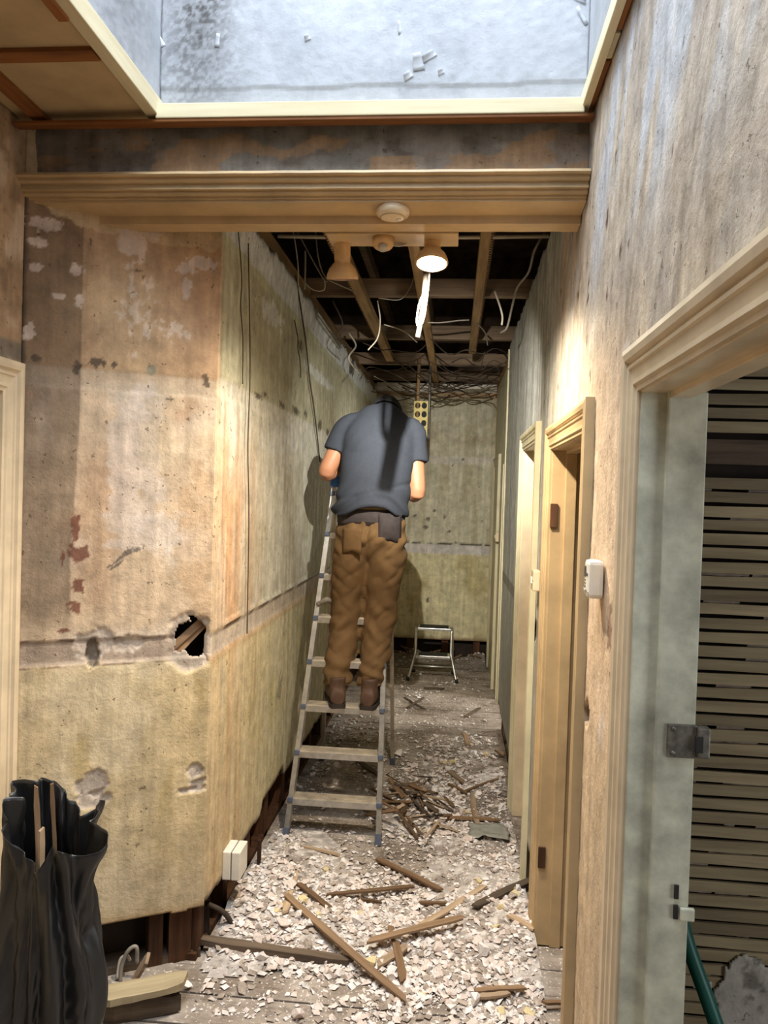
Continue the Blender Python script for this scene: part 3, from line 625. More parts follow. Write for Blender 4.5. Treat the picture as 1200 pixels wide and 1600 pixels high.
wsr = sheet('wall_shaft_right', (SX1, SY0, 2.86), (0, 1, 0), (0, 0, 1), (-1, 0, 0), SY1-SY0, 1.66, 0.02, 0.012, sh_col(361), None, None, 0.02, 'shaft'); structure(wsr, 'white right wall of the skylight shaft')
structure(sheet('wall_shaft_near', (SX0, SY0, 2.84), (1, 0, 0), (0, 0, 1), (0, 1, 0), SX1-SX0, 1.68, 0.03, 0.03, sh_col(371), None, None, 0.02, 'shaft'), 'white near wall of the skylight shaft')
# curling paper flakes
for (px, py, w, h, curl) in ((655, 112, 0.035, 0.05, 0.02), (672, 95, 0.05, 0.02, 0.015), (640, 125, 0.03, 0.02, 0.012), (690, 118, 0.02, 0.015, 0.01), (256, 75, 0.02, 0.03, 0.012), (626, 55, 0.012, 0.04, 0.008), (916, 40, 0.012, 0.06, 0.012), (905, 5, 0.04, 0.015, 0.015), (340, 75, 0.015, 0.04, 0.01), (482, 65, .02, .015, .01)):
    p = onY(px, py, SY1); b = MB(); vs = []
    for i in range(5):
        for j in range(3):
            t = i/4; vs.append(((j/2-0.5)*w*(1-0.3*t), -curl*t*t*0.7-0.001, t*h*0.9))
    fs = [(i*3+j, i*3+j+1, (i+1)*3+j+1, (i+1)*3+j) for i in range(4) for j in range(2)]
    b.add(vs, fs, True); M.setdefault('flake', mat_plain('curled_paper', (196, 200, 206), 0.7)) if 'flake' not in M else None; o = b.build('paint_flake', 'flake', ws, (p[0], SY1-0.006, p[2])); o.rotation_euler = (0, rnd.uniform(-0.6, 0.6), 0)
    o.modifiers.new('t', 'SOLIDIFY').thickness = 0.001
# timber lining at the mouth of the shaft
t2 = MB().box((SX0+0.0, 2.262, 2.816), (SX1-0.01, 2.299, 2.860), bev=0.003).build('trim_2', 'white_timber'); structure(t2, 'whitewashed timber lip across the far edge of the skylight')
MB().box((XLL+0.01, 2.266, 2.806), (SX1+0.02, 2.306, 2.8155), bev=0.002).build('stained_fillet', 'red_batten_x', t2)
t3 = MB().box((SX0-0.032, SY0, 2.828), (SX0+0.006, 2.335, 2.884), bev=0.003).build('trim_3', 'white_timber_y'); structure(t3, 'whitewashed timber lip along the left edge of the skylight')
MB().box((SX0-0.055, 1.2, 2.82), (SX0-0.028, 1.80, 2.838), bev=0.003).build('stained_fillet', 'red_batten_y', t3)
t4 = MB().box((SX1-0.016, SY0, 2.835), (SX1+0.006, 2.33, 2.884), bev=0.003).build('trim_4', 'white_timber_y'); structure(t4, 'whitewashed timber lip along the right edge of the skylight')
for (a, b_, m) in ((2.05, 2.33, 'red_batten_y'), (1.93, 2.04, 'white_timber_y'), (1.80, 1.92, 'red_batten_y'), (1.2, 1.79, 'white_timber_y')):
    MB().box((SX1+0.006, a, 2.838+rnd.uniform(0, .006)), (XR-0.004, b_, 2.87), bev=0.003).build('packing_piece', m, t4)
# left ceiling: boards and battens
ce = MB().box((XLL-0.02, -1.42, 2.862), (SX0-0.03, 2.36, 2.90)).build('ceiling', 'void'); structure(ce, 'tan boarded ceiling with stained battens left of the skylight')
for (a, b_) in ((1.985, 2.335), (1.25, 1.965), (0.5, 1.23), (-0.3, .48), (-1.3, -.32)):
    MB().box((-1.30, a, 2.845), (SX0-0.034, b_, 2.858), bev=0.002).build('ceiling_board', 'old_board', ce)
    MB().box((XLL+0.005, a, 2.845), (-1.33, b_, 2.858), bev=0.002).build('ceiling_board', 'old_board', ce)
    MB().box((XLL+0.005, a-0.045, 2.832), (SX0-0.04, a+0.005, 2.846), bev=0.003).build('batten', 'red_batten_x', ce)
MB().box((-1.342, -1.3, 2.830), (-1.292, 2.33, 2.845), bev=0.003).build('batten', 'red_batten_y', ce)
ce2 = MB().box((XLL, -1.42, 2.87), (XR+0.05, SY0-0.02, 2.90)).build('ceiling_near', 'old_board'); structure(ce2, 'boarded ceiling behind the camera')
# skylight glazing bars over the shaft
w1 = empty('window_1', (-0.295, 1.23, 4.48)); structure(w1, 'glazed roof light over the shaft')
for xx in (-0.64, -0.21, 0.21, 0.64): MB().box((xx-0.02, -1.07, 0), (xx+0.02, 1.07, 0.05), bev=0.004).build('glazing_bar', 'white_timber_y', w1)
for yy in (-1.07, 1.07): MB().box((-0.66, yy-0.02, 0), (0.66, yy+0.02, 0.05), bev=0.004).build('frame_rail', 'white_timber', w1)

# window frames added behind the unseen fill lights of the side rooms
for nm, yy, zc, hw, hh in (('added_window_2', 0.2, 1.5, 0.55, 0.65), ('added_window_3', 6.15, 1.5, 0.5, 0.75)):
    w_ = empty(nm, (2.36, yy, zc)); structure(w_, 'unseen timber window frame added behind a side room fill light')
    for a in (-hw-0.04, -0.02, hw): MB().box((-0.02, a, -hh-0.04), (0.03, a+0.04, hh+0.04), bev=0.004).build('frame_stile', 'white_timber', w_)
    for a in (-hh-0.04, -0.02, hh): MB().box((-0.02, -hw-0.04, a), (0.03, hw+0.04, a+0.04), bev=0.004).build('frame_rail', 'white_timber_y', w_)
# --- right-hand rooms seen through the doorways
XB = XR+0.115
rc = MB().box((XB, -1.4, 2.72), (2.55, 8.2, 2.76)).build('ceiling_right_rooms', 'old_board'); structure(rc, 'dim ceiling of the rooms on the right')
pl = MB(); 
for (ya, yb) in ((2.075, 2.10), (3.2, 3.24), (4.5, 4.54)): pl.box((XB, ya, 0), (2.55, yb, 2.72))
structure(pl.build('wall_partitions', 'old_board'), 'partition walls between the rooms on the right')
# lath partition in the near room, every lath a piece
wlath = MB().box((XB-0.01, 2.052, 0), (2.5, 2.072, 2.72)).build('wall_lath', 'void'); structure(wlath, 'stripped partition of bare horizontal laths beyond the near doorway')
z = 0.02; i = 0; lm = []
for s_ in range(4):
    r = random.Random(60+s_); b = MB(); k = 14; h = 0.0265
    top = [h+r.uniform(-0.0015, 0.002) for _ in range(k)]; bot = [r.uniform(-0.002, 0.0015) for _ in range(k)]
    vs = []
    for j in range(k):
        x = j/(k-1)*1.95; vs += [(x, 0, bot[j]), (x, -0.008, bot[j]), (x, -0.008, top[j]), (x, 0, top[j])]
    fs = [(j*4+a, j*4+(a+1) % 4, (j+1)*4+(a+1) % 4, (j+1)*4+a) for j in range(k-1) for a in range(4)]+[(0, 1, 2, 3), tuple((k-1)*4+a for a in (3, 2, 1, 0))]
    b.add(vs, fs); me = b.mesh('lath'); me.materials.append(M['lath_wall']); lm.append(me)
zn0, zn1 = 1.805, 1.868
while z < 2.66:
    if not (z+0.03 > zn0 and z < zn1+0.004):
        o = link('lath', lm[i % 4], None, wlath, (XB+0.02+rnd.uniform(-.01, .01), 2.0+rnd.uniform(-.002, .002), z+rnd.uniform(-.0012, .0012))); o.rotation_euler = (0, rnd.uniform(-0.002, 0.002), 0)
    z += 0.0352; i += 1
MB().box((XB, 1.995, zn0), (2.5, 2.05, zn1), bev=0.003).build('noggin', 'dark_wood_x', wlath)
for xx in (0.9, 1.3, 1.7, 2.1): MB().box((xx-0.025, 2.001, 0), (xx+0.025, 2.05, 2.7)).build('stud', 'dark_wood', wlath)
# plaster keys squeezed between laths + remnant patches
b = MB(); r = random.Random(5)
for i in range(150):
    row = r.randrange(2, 50); zz = 0.02+row*0.0352-0.004; xx = r.uniform(0.5, 1.15); w = r.uniform(0.02, 0.12)
    if row % 3 == 0: continue
    k = max(3, int(w/0.012)); vs = []
    for j in range(k):
        x = xx+j/(k-1)*w; t = 0.004+r.uniform(0, 0.004)
        vs += [(x, 2.004, zz-t), (x, 1.997-r.uniform(0, .003), zz), (x, 2.004, zz+t)]
    b.add(vs, [(j*3+a, (j+1)*3+a, (j+1)*3+a+1, j*3+a+1) for j in range(k-1) for a in range(2)])
o = b.build('plaster_keys', 'chunk_grey', wlath); o['kind'] = 'stuff'
def pp_col(u, z): return mix(np.zeros(u.shape+(3,))+lin((196, 190, 178)), (120, 112, 100), sst(.5, .62, fbm(u*30, z*30, 5, 4))*0.8)
sheet('plaster_patch', (0.64, 1.990, 0.30), (1, 0, 0), (0, 0, 1), (0, -1, 0), 0.30, 0.28, 0.006, 0.006, pp_col, lambda u, z: 0.006*fbm(u*20, z*20, 8, 3), lambda u, z: blob(u, z, 0.14, 0.13, 0.10, 0.12, 77, 0.6, .01) > .5, 0.006, 'plaster', wlath)

# --- door frames
ARCH = [(0.000, 0.000), (0.000, 0.012), (0.010, 0.013), (0.014, 0.018), (0.020, 0.018), (0.023, 0.013), (0.027, 0.013), (0.047, 0.016), (0.050, 0.020), (0.056, 0.021), (0.060, 0.016), (0.064, 0.016), (0.069, 0.025), (0.082, 0.027), (0.094, 0.024), (0.096, 0.0)]
def architrave(parent, xw, sx, y0, y1, zt, mat, w=1.0, zb=0.0, legs=(1, 1)):
    # sx: direction out of the wall (-1 = towards -X)
    b = MB(); pts = [(a*w, t) for a, t in ARCH]; n = len(pts)
    path = []
    if legs[1]: path.append([(y1+a, zb) for a, t in pts])
    path.append([(y1+a, zt+a) for a, t in pts]); path.append([(y0-a, zt+a) for a, t in pts])
    if legs[0]: path.append([(y0-a, zb) for a, t in pts])
    # subdivide legs a little so the old paint wobbles
    vs = [(xw+sx*pts[j][1], st_[j][0], st_[j][1]) for st_ in path for j in range(n)]
    fs = [(i*n+j, i*n+(j+1) % n, (i+1)*n+(j+1) % n, (i+1)*n+j) for i in range(len(path)-1) for j in range(n)]+[tuple(range(n)), tuple((len(path)-1)*n+j for j in range(n))]
    b.add(vs, fs); return b.build('architrave', mat, parent)
def door_frame(name, label, y0, y1, zt, mat, depth=0.12, lin_mat=None, w=1.0, legs=(1, 1), stop=True):
    d = empty(name, (0, 0, 0)); structure(d, label); lin_mat = lin_mat or mat
    architrave(d, XR-0.002, -1, y0, y1, zt, mat, w, 0, legs)
    MB().box((XR-0.006, y1-0.004, 0), (XR+depth, y1+0.018, zt+0.01), bev=0.002).build('jamb', lin_mat, d)
    MB().box((XR-0.006, y0-0.018, 0), (XR+depth, y0+0.004, zt+0.01), bev=0.002).build('jamb', lin_mat, d)
    MB().box((XR-0.006, y0, zt-0.004), (XR+depth, y1, zt+0.018), bev=0.002).build('head_lining', mat, d)
    if stop:
        MB().box((XR+0.045, y1-0.016, 0), (XR+0.085, y1-0.003, zt-0.003), bev=0.002).build('door_stop', lin_mat, d)
        MB().box((XR+0.045, y0+0.003, 0), (XR+0.085, y0+0.016, zt-0.003), bev=0.002).build('door_stop', lin_mat, d)
        MB().box((XR+0.045, y0+0.014, zt-0.016), (XR+0.085, y1-0.014, zt-0.003), bev=0.002).build('door_stop', mat, d)
    return d
d1 = door_frame('door_1', 'near right doorway with wide moulded cream frame and green-white jamb', *DOORS[1], 'cream_gloss', 0.112, 'pale_green_paint', 1.0)
MB().box((XR+0.043, DOORS[1][1]-0.020, 0), (XR+0.118, DOORS[1][1]-0.002, DOORS[1][2]-0.003), bev=0.003).build('jamb_panel', 'pale_green_paint', d1)
# strike plate and the torn lower keep
yj = DOORS[1][1]
k = empty('strike_plate', (XR+0.085, yj-0.004, 1.235), 0, d1); k['label'] = 'rusty grey metal strike plate'
MB().box((-0.022, -0.022, -0.033), (0.034, -0.004, 0.033), bev=0.002).build('plate', 'steel', k)
MB().box((0.034, -0.03, -0.030), (0.058, -0.004, 0.030), bev=0.003).build('lip', 'steel', k)
MB().box((0.030, -0.032, -0.018), (0.044, -0.016, 0.014), bev=0.001).build('bolt_slot', 'black_rubber', k)
for zz in (0.024, -0.024): MB().lathe([(0, 0), (0.005, 0), (0.0045, 0.002), (0, 0.0025)], (-0.010, -0.022, zz), 10, Matrix.Rotation(math.radians(90), 3, 'X')).build('screw', 'steel', k)
for zz in (0.935, 0.895): MB().box((XR+0.088, yj-0.026, zz-0.014), (XR+0.097, yj-0.0215, zz+0.014), bev=0.001).build('bolt_hole', 'black_rubber', d1)
MB().box((XR+0.10, yj-0.03, 0.88), (XR+0.128, yj-0.02, 0.905), bev=0.003).build('torn_splinter', 'pale_green_paint', d1)
d2 = door_frame('door_2', 'narrow middle right doorway with orange-cream frame, missing near architrave paint', *DOORS[2], 'cream_gloss2', 0.115, 'cream_gloss2', 0.9, (1, 1))
MB().box((XR-0.0075, DOORS[2][1]-0.012, 1.60), (XR+0.02, DOORS[2][1]-0.0035, 1.69), bev=0.002).build('hinge_recess', 'dark_wood', d2)
MB().box((XR-0.0075, DOORS[2][1]-0.012, 0.30), (XR+0.02, DOORS[2][1]-0.0035, 0.38), bev=0.002).build('hinge_recess', 'dark_wood', d2)
MB().box((XR-0.026, DOORS[2][0]-0.094, 0), (XR, DOORS[2][0]-0.0865, DOORS[2][2]+.09), bev=0.001).build('bare_edge', 'old_board', d2)
d3 = door_frame('door_3', 'far narrow right doorway with pale yellow frame', *DOORS[3], 'pale_yellow_paint', 0.115, 'cream_gloss', 0.85)
# casing of the last door near the end wall
d5 = empty('door_5'); structure(d5, 'pale casing of the last door by the end wall')
b5 = architrave(d5, XR+0.033, -1, 6.98, 7.80, 2.02, 'pale_yellow_paint', 0.9)
MB().box((XR+0.025, 6.98, 0), (XR+0.04, 7.80, 2.02)).build('door_leaf', 'pale_yellow_paint', d5)
# left door frame on the near left wall
d4 = empty('door_4'); structure(d4, 'cream moulded door frame at the left edge')
architrave(d4, XLL+0.003, 1, 1.42, 2.24, 1.985, 'cream_gloss', 1.05)
MB().box((XLL-0.14, 2.236, 0), (XLL+0.006, 2.26, 1.99), bev=0.002).build('jamb', 'cream_gloss', d4)
MB().box((XLL-0.14, 1.40, 0), (XLL+0.006, 1.424, 1.99), bev=0.002).build('jamb', 'cream_gloss', d4)
MB().box((XLL-0.14, 1.40, 1.982), (XLL+0.006, 2.26, 2.0), bev=0.002).build('head_lining', 'cream_gloss', d4)
MB().box((XLL-0.06, 1.425, 0.005), (XLL-0.02, 2.235, 1.98), bev=0.003).build('door_leaf', 'cream_gloss', d4)

# --- exposed ceiling of the corridor
cc = empty('ceiling_corridor', (0, 0, 0)); structure(cc, 'stripped corridor ceiling of bare joists open to the roof void')
for (yy, z0_, h) in ((4.42, 2.85, 0.10), (5.62, 2.85, 0.10), (6.7, 2.85, 0.10), (7.6, 2.85, 0.10), (3.2, 2.96, 0.1)):
    MB().box((-1.3, yy, z0_), (1.0, yy+0.055, z0_+h), bev=0.004).build('joist', 'joist', cc)
for (xx, ya, yb, w) in ((-0.56, 2.6, 6.3, 0.062), (-0.215, 2.75, 7.9, 0.05), (0.10, 2.6, 5.9, 0.055)):
    o = MB().box((xx-w/2, ya, 2.80), (xx+w/2, yb, 2.848), bev=0.004).build('batten', 'joist_y', cc)
for xx in (-0.75, -0.3, 0.2): 
    o = MB().box((xx-0.025, 2.6, 3.55), (xx+0.025, 8.6, 3.65)).build('rafter', 'joist', cc)
# nail teeth/plaster key lines along two battens
for xx in (-0.585, 0.122):
    b = MB()
    for j in range(90):
        yy = 2.65+j*0.034; b.box((xx-0.004, yy, 2.797), (xx+0.004, yy+0.008, 2.802))
    o = b.build('plaster_key_marks', 'dark_wood', cc); o['kind'] = 'stuff'
# rough plaster lumps hanging on the joists

# ================================================================== THINGS
# ------------------------------------------------------------------ twin spot lamp on the back of the lintel
def spot_head(parent, x, y, ztop, zface, tilt, lit):
    # neck cylinder and flared reflector bulb, face tilted towards the camera
    R = Matrix.Rotation(tilt, 3, 'X'); c = Vector((x, y, ztop)); h = ztop-zface
    ax = R @ Vector((0, 0, -1))
    pr = [(0.0, 0.0), (0.027, 0.0), (0.028, -0.006), (0.028, -h*0.60), (0.026, -h*0.64), (0.034, -h*0.69), (0.046, -h*0.78), (0.054, -h*0.90), (0.056, -h*0.97), (0.055, -h), (0.050, -h*1.0)]
    MB().lathe(pr, c, 28, R).build('lamp_body', 'lamp_tan', parent)
    MB().lathe([(0.0525, -h*0.995), (0.043, -h*1.012), (0.024, -h*1.028), (0.0, -h*1.033)], c, 28, R).build('bulb_face', 'bulb_glow' if lit else 'lamp_inside', parent)
    return c+ax*(h+0.02)
FIX = (-0.24, 2.60, 2.572)
lt = empty('twin_spot_lamp', FIX); tag(lt, 'twin spotlight on a wooden board behind the lintel, right head lit', 'lamp')
P = lambda x, y, z: (x-FIX[0], y-FIX[1], z-FIX[2])
MB().box(P(-0.455, 2.545, 2.565), P(-0.015, 2.675, 2.590), bev=0.004).build('mounting_board', 'cream_gloss2', lt)
p_on = spot_head(lt, *P(-0.102, 2.635, 2.565)[:2], P(0, 0, 2.630)[2], P(0, 0, 2.480)[2], math.radians(-13), True)
spot_head(lt, *P(-0.415, 2.64, 2.565)[:2], P(0, 0, 2.610)[2], P(0, 0, 2.448)[2], math.radians(14), False)
bl = bpy.data.lights.new('lit_spot_beam', 'SPOT'); bl.energy = BEAM_W; bl.color = BEAM_COL; bl.spot_size = math.radians(64); bl.spot_blend = 1.0; bl.shadow_soft_size = 0.005
bo = bpy.data.objects.new('lit_spot_beam', bl); C.objects.link(bo); bo.parent = lt; bo.location = p_on+Vector((0, 0.03, 0)); bo.rotation_euler = Vector((-0.05, 5.4, -1.45)).to_track_quat('-Z', 'Y').to_euler()
for xx, zz in ((-0.415, 2.585), (-0.102, 2.585)): MB().box(P(xx-0.028, 2.60, zz-0.01), P(xx+0.028, 2.65, zz+0.012), bev=0.004).build('bracket', 'lamp_tan', lt)
sp = bpy.data.lights.new('lit_spot_bulb', 'SPOT'); sp.energy = SPOT_W; sp.color = SPOT_COL; sp.spot_size = math.radians(160); sp.spot_blend = 1.0; sp.shadow_soft_size = 0.03
so = bpy.data.objects.new('lit_spot_bulb', sp); C.objects.link(so); so.parent = lt; so.location = p_on; so.rotation_euler = (math.radians(6), 0, 0)
# round junction box with looping cable
jb = empty('junction_box', (-0.266, 2.585, 2.562)); tag(jb, 'round cream junction box under the lintel between the two spot heads', 'junction box')
MB().lathe([(0, 0.0), (0.036, 0), (0.036, -0.02), (0.033, -0.026), (0, -0.028)], (0, 0, 0), 24, Matrix.Rotation(math.radians(-20), 3, 'X')).build('box_body', 'lamp_tan', jb)
MB().lathe([(0, -0.026), (0.016, -0.026), (0.015, -0.042), (0, -0.044)], (0, 0, 0), 18, Matrix.Rotation(math.radians(-20), 3, 'X')).build('knockout', 'cable_white', jb)
def spline(pts, k=10):
    P_ = [np.array(p, float) for p in pts]; P_ = [2*P_[0]-P_[1]]+P_+[2*P_[-1]-P_[-2]]; out = []
    for i in range(1, len(P_)-2):
        a, b_, c, d = P_[i-1:i+3]
        for j in range(k):
            t = j/k; out.append(0.5*((2*b_)+(-a+c)*t+(2*a-5*b_+4*c-d)*t*t+(-a+3*b_-3*c+d)*t**3))
    out.append(P_[-2]); return out
def cable(pts, r, mat, label, group=None, name='cable', k=8, cat='cable'):
    o = MB().tube(spline(pts, k), r*0.72, 6).build(name, mat); tag(o, label, cat, group); return o
Y_ = lambda px, py, Y: tuple(onY(px, py, Y))
for i in range(2):
    cable([Y_(605, 372+i*3, 2.60), Y_(618, 381+i*3, 2.63), Y_(634, 378+i*3, 2.64), Y_(650, 362+i*2, 2.63), (-0.14, 2.62, 2.585)], 0.004, 'cable_white', ['upper', 'lower'][i]+' white cable looping from the junction box to the lit lamp')
# smoke alarm on the soffit
sa = empty('smoke_alarm', (-0.222, 2.425, 2.600)); tag(sa, 'round cream smoke alarm under the lintel', 'smoke alarm')
MB().lathe([(0, 0.004), (0.052, 0.004), (0.053, -0.010), (0.050, -0.018), (0.036, -0.026), (0.02, -0.030), (0, -0.031)], (0, 0, 0), 32).build('case', 'cream_gloss', sa)
MB().lathe([(0.038, -0.024), (0.040, -0.0265), (0.037, -0.0275), (0.035, -0.025)], (0, 0, 0), 32).build('vent_ring', 'cream_gloss2', sa)
MB().lathe([(0, -0.030), (0.008, -0.030), (0.007, -0.034), (0, -0.035)], (0.018, 0, 0.001), 14).build('test_button', 'white_plastic', sa)

# hanging cables
cable([(-0.128, 2.92, 2.80), (-0.132, 2.91, 2.60), (-0.141, 2.90, 2.42), (-0.151, 2.90, 2.34), (-0.158, 2.90, 2.298)], 0.014, 'cable_dark', 'thick straight cable end behind the lit lamp, thickened to cast the stripe down the man')  # thickened and placed to throw the shadow stripe on the shirt
cable([(-0.118, 2.93, 2.80), (-0.122, 2.93, 2.55), (-0.134, 2.925, 2.40), (-0.150, 2.925, 2.345), (-0.164, 2.92, 2.36), (-0.158, 2.915, 2.42), (-0.146, 2.915, 2.46)], 0.005, 'cable_white', 'thin white cable curling round the thick one behind the lit lamp')
HC = [
 ('thin pale cable dangling at the top left behind the lintel', [(455, 345, 3.4), (462, 385, 3.4), (466, 420, 3.4), (466, 445, 3.4)], 0.004, 'cable_white'),
 ('pale cable running diagonally down from the top left', [(458, 350, 3.5), (485, 400, 3.5), (505, 435, 3.5), (512, 440, 3.5)], 0.004, 'cable_grey'),
 ('pale cable curving down left of the unlit lamp', [(492, 350, 3.5), (497, 400, 3.5), (508, 432, 3.5), (530, 445, 3.5), (560, 458, 3.6)], 0.0045, 'cable_grey'),
 ('short stiff cable standing up by the left wall top', [(476, 452, 3.5), (477, 420, 3.5), (477, 392, 3.5)], 0.006, 'cable_grey'),
 ('kinked white cable end by the first joist on the left', [(474, 440, 3.6), (490, 453, 3.6), (506, 453, 3.6), (507, 438, 3.6), (503, 432, 3.6)], 0.004, 'cable_white'),
 ('white cable end curling below the left batten', [(590, 470, 4.2), (594, 500, 4.2), (590, 528, 4.2), (575, 547, 4.2)], 0.0055, 'cable_white'),
 ('thin cable sagging between left batten and lamp', [(592, 466, 3.9), (625, 468, 3.9), (640, 450, 3.9), (648, 430, 3.9)], 0.003, 'cable_grey'),
 ('pale cable drooping across to the centre batten', [(600, 507, 4.6), (630, 517, 4.6), (652, 535, 4.6)], 0.005, 'cable_white'),
 ('pale cable slung between centre and right battens', [(668, 504, 4.6), (690, 504, 4.6), (715, 501, 4.6), (733, 500, 4.6)], 0.006, 'cable_grey'),
 ('thick white cable stub hanging right of the right batten', [(773, 455, 4.0), (781, 478, 4.0), (785, 495, 4.0), (784, 508, 4.0)], 0.0075, 'cable_white'),
 ('dark cable looping down by the right wall top', [(852, 362, 3.5), (835, 392, 3.5), (826, 425, 3.6), (808, 450, 3.8), (800, 480, 4.0), (792, 512, 4.1), (782, 520, 4.2)], 0.008, 'cable_grey'),
 ('dark cable bent down near the right wall', [(745, 505, 4.6), (758, 520, 4.6), (762, 540, 4.6)], 0.006, 'cable_dark'),
 ('pale cable straggling along the left wall top', [(545, 520, 5.3), (556, 540, 5.3), (545, 560, 5.2), (562, 585, 5.4)], 0.009, 'cable_white'),
 ('black cable drooping by the left wall top', [(520, 470, 4.4), (535, 505, 4.5), (528, 530, 4.5), (550, 545, 4.8)], 0.007, 'cable_dark'),
]
for lab, pts, r, m in HC: cable([Y_(*p) for p in pts], r, m, lab)
rr = random.Random(21)
for i in range(26):
    yy = rr.uniform(5.2, 7.6); xa, xb = sorted((rr.uniform(-0.8, 0.35), rr.uniform(-0.8, 0.35)))
    if xb-xa < 0.4: xb = min(0.34, xa+0.5)
    za, zb = rr.uniform(2.58, 2.84), rr.uniform(2.58, 2.84); n = 4
    pts = [(xa+(xb-xa)*j/n+rr.uniform(-.03, .03), yy+rr.uniform(-.25, .25), za+(zb-za)*j/n-0.10*math.sin(math.pi*j/n)*rr.random()) for j in range(n+1)]
    cable(pts, rr.choice((0.004, 0.006, 0.008)), rr.choice(('cable_dark', 'cable_grey', 'cable_dark')), 'old cable in the tangle strung across the far end of the ceiling', 'tangled cables under the far joists', k=4)
pc = cable([(-0.80, 3.30, 2.812), (-0.3, 3.31, 2.808), (0.36, 3.30, 2.812)], 0.012, 'cable_white', 'straight white conduit crossing the top of the corridor', name='conduit', k=2, cat='conduit')
# cables hanging down the left wall
for lab, a, b_, r in (('long dark cable hanging down the near end of the left wall', (388, 380), (386, 990), 0.0034), ('thin cable hanging down the left wall beside the first', (372, 356), (379, 600), 0.003), ('long thin cable hanging down the left wall behind the man', (462, 430), (500, 722), 0.006), ('faint short cable on the left wall above the dado', (460, 500), (470, 590), 0.004)):
    pa, pb = onX(*a, XL+0.012), onX(*b_, XL+0.012); m_ = (pa+pb)/2
    cable([pa, pa*.7+pb*.3+(0.006, 0.01, 0), m_+(0.004, -0.01, 0), pa*.3+pb*.7+(.004, .008, 0), pb], r, 'cable_dark', lab)
# metal trunking strips near the top of the left wall
for i, dz in enumerate((0, 0.028)):
    pa, pb = onX(495, 488, XL+0.022), onX(530, 537, XL+0.022)
    o = MB().tube([pa+(0.004*i, 0, -dz), pb+(0.004*i, 0, -dz)], 0.010, 8).build('steel_conduit', 'alu'); tag(o, ['upper', 'lower'][i]+' short steel conduit along the left wall top', 'conduit')

# perforated cream block on a hanging conduit near the end wall
pbk = empty('perforated_block', (-0.305, 6.5, 2.21)); tag(pbk, 'cream metal block with eight round holes hanging on a pole near the end wall', 'metal block')
b = MB(); W_, H_, n = 0.118, 0.295, 16
vs = []; fs = []
for r_ in range(4):
    for c_ in range(2):
        cx, cz = (c_-0.5)*0.055, (r_+0.5)*H_/4; base = len(vs); hw, hh = (0.0275 if True else 0), H_/8
        for j in range(n):
            a = 2*math.pi*j/n; vs.append((cx+0.0225*math.cos(a), -0.02, cz+0.027*math.sin(a)))
        for j in range(n):
            a = 2*math.pi*j/n; m_ = max(abs(math.cos(a)), abs(math.sin(a))); vs.append((cx+hw*math.cos(a)/m_, -0.02, cz+hh*math.sin(a)/m_))
        for j in range(n):
            a = 2*math.pi*j/n; vs.append((cx+0.0225*math.cos(a), 0.015, cz+0.027*math.sin(a)))
        for j in range(n):
            k_ = (j+1) % n; fs += [(base+j, base+k_, base+n+k_, base+n+j), (base+j, base+k_, base+2*n+k_, base+2*n+j)]
b.add(vs, fs); b.build('perforated_face', 'perf', pbk)
MB().box((-0.059, -0.019, -0.002), (-0.055, 0.02, H_+0.002)).box((0.055, -0.019, -0.002), (0.059, 0.02, H_+0.002)).build('side_flange', 'perf', pbk)
MB().box((-0.055, 0.02, 0), (0.055, 0.024, H_)).build('back_plate', 'black_rubber', pbk)
MB().tube([(0.068, 0.0, -0.02), (0.068, 0.0, 0.68)], 0.012, 8).build('pole', 'steel', pbk)
MB().tube([(-0.03, 0.03, 0.1), (-0.03, 0.03, 0.66)], 0.014, 8).build('pole', 'joist_y', pbk)

# ------------------------------------------------------------------ step ladder
FS, FT = 3.695, 0.265
def rail_pt(side, z):   # front rail centre line
    t = z/1.82
    x = (-0.772+(0.125)*t) if side == 0 else (-0.314-0.040*t)
    return Vector((x, FS+FT*z, z))
lad = empty('step_ladder', (-0.55, 4.2, 0)); tag(lad, 'tall aluminium step ladder the man is standing on', 'ladder')
LO = Vector((-0.55, 4.2, 0))
def bar(b, p, q, w, d, ref=Vector((1, 0, 0))):   # rectangular bar between points; w along ref, d across
    p, q = Vector(p), Vector(q); t = (q-p).normalized(); a = (ref-t*ref.dot(t)).normalized(); c = t.cross(a)
    vs = [e+a*(sx*w/2)+c*(sy*d/2) for e in (p, q) for sx, sy in ((-1, -1), (1, -1), (1, 1), (-1, 1))]
    b.add(vs, [(0, 3, 2, 1), (4, 5, 6, 7), (0, 1, 5, 4), (1, 2, 6, 5), (2, 3, 7, 6), (3, 0, 4, 7)]); return b
for s_ in (0, 1):
    bar(MB(), rail_pt(s_, 0.05)-LO, rail_pt(s_, 1.80)-LO, 0.024, 0.052).build('front_rail', 'alu', lad)
    MBf = MB(); bar(MBf, rail_pt(s_, 0.0)-LO, rail_pt(s_, 0.05)-LO, 0.029, 0.057).build('rubber_foot', 'blue_grey_plastic', lad)
    top = rail_pt(s_, 1.78)+Vector((0.0, 0.03, 0)); ft = Vector((-0.79 if s_ == 0 else -0.335, 4.83, 0.0))
    bar(MB(), top-LO, ft+(top-ft)*0.02-LO, 0.022, 0.03).build('rear_leg', 'alu_dusty', lad)
    bar(MB(), ft-LO, ft+(top-ft)*0.03-LO, 0.03, 0.04).build('rubber_foot', 'blue_grey_plastic', lad)
    MB().box(rail_pt(s_, 1.74)-LO-Vector((0.02, 0.035, 0)), rail_pt(s_, 1.86)-LO+Vector((0.02, 0.06, 0)), bev=0.006).build('hinge_cap', 'blue_plastic', lad)
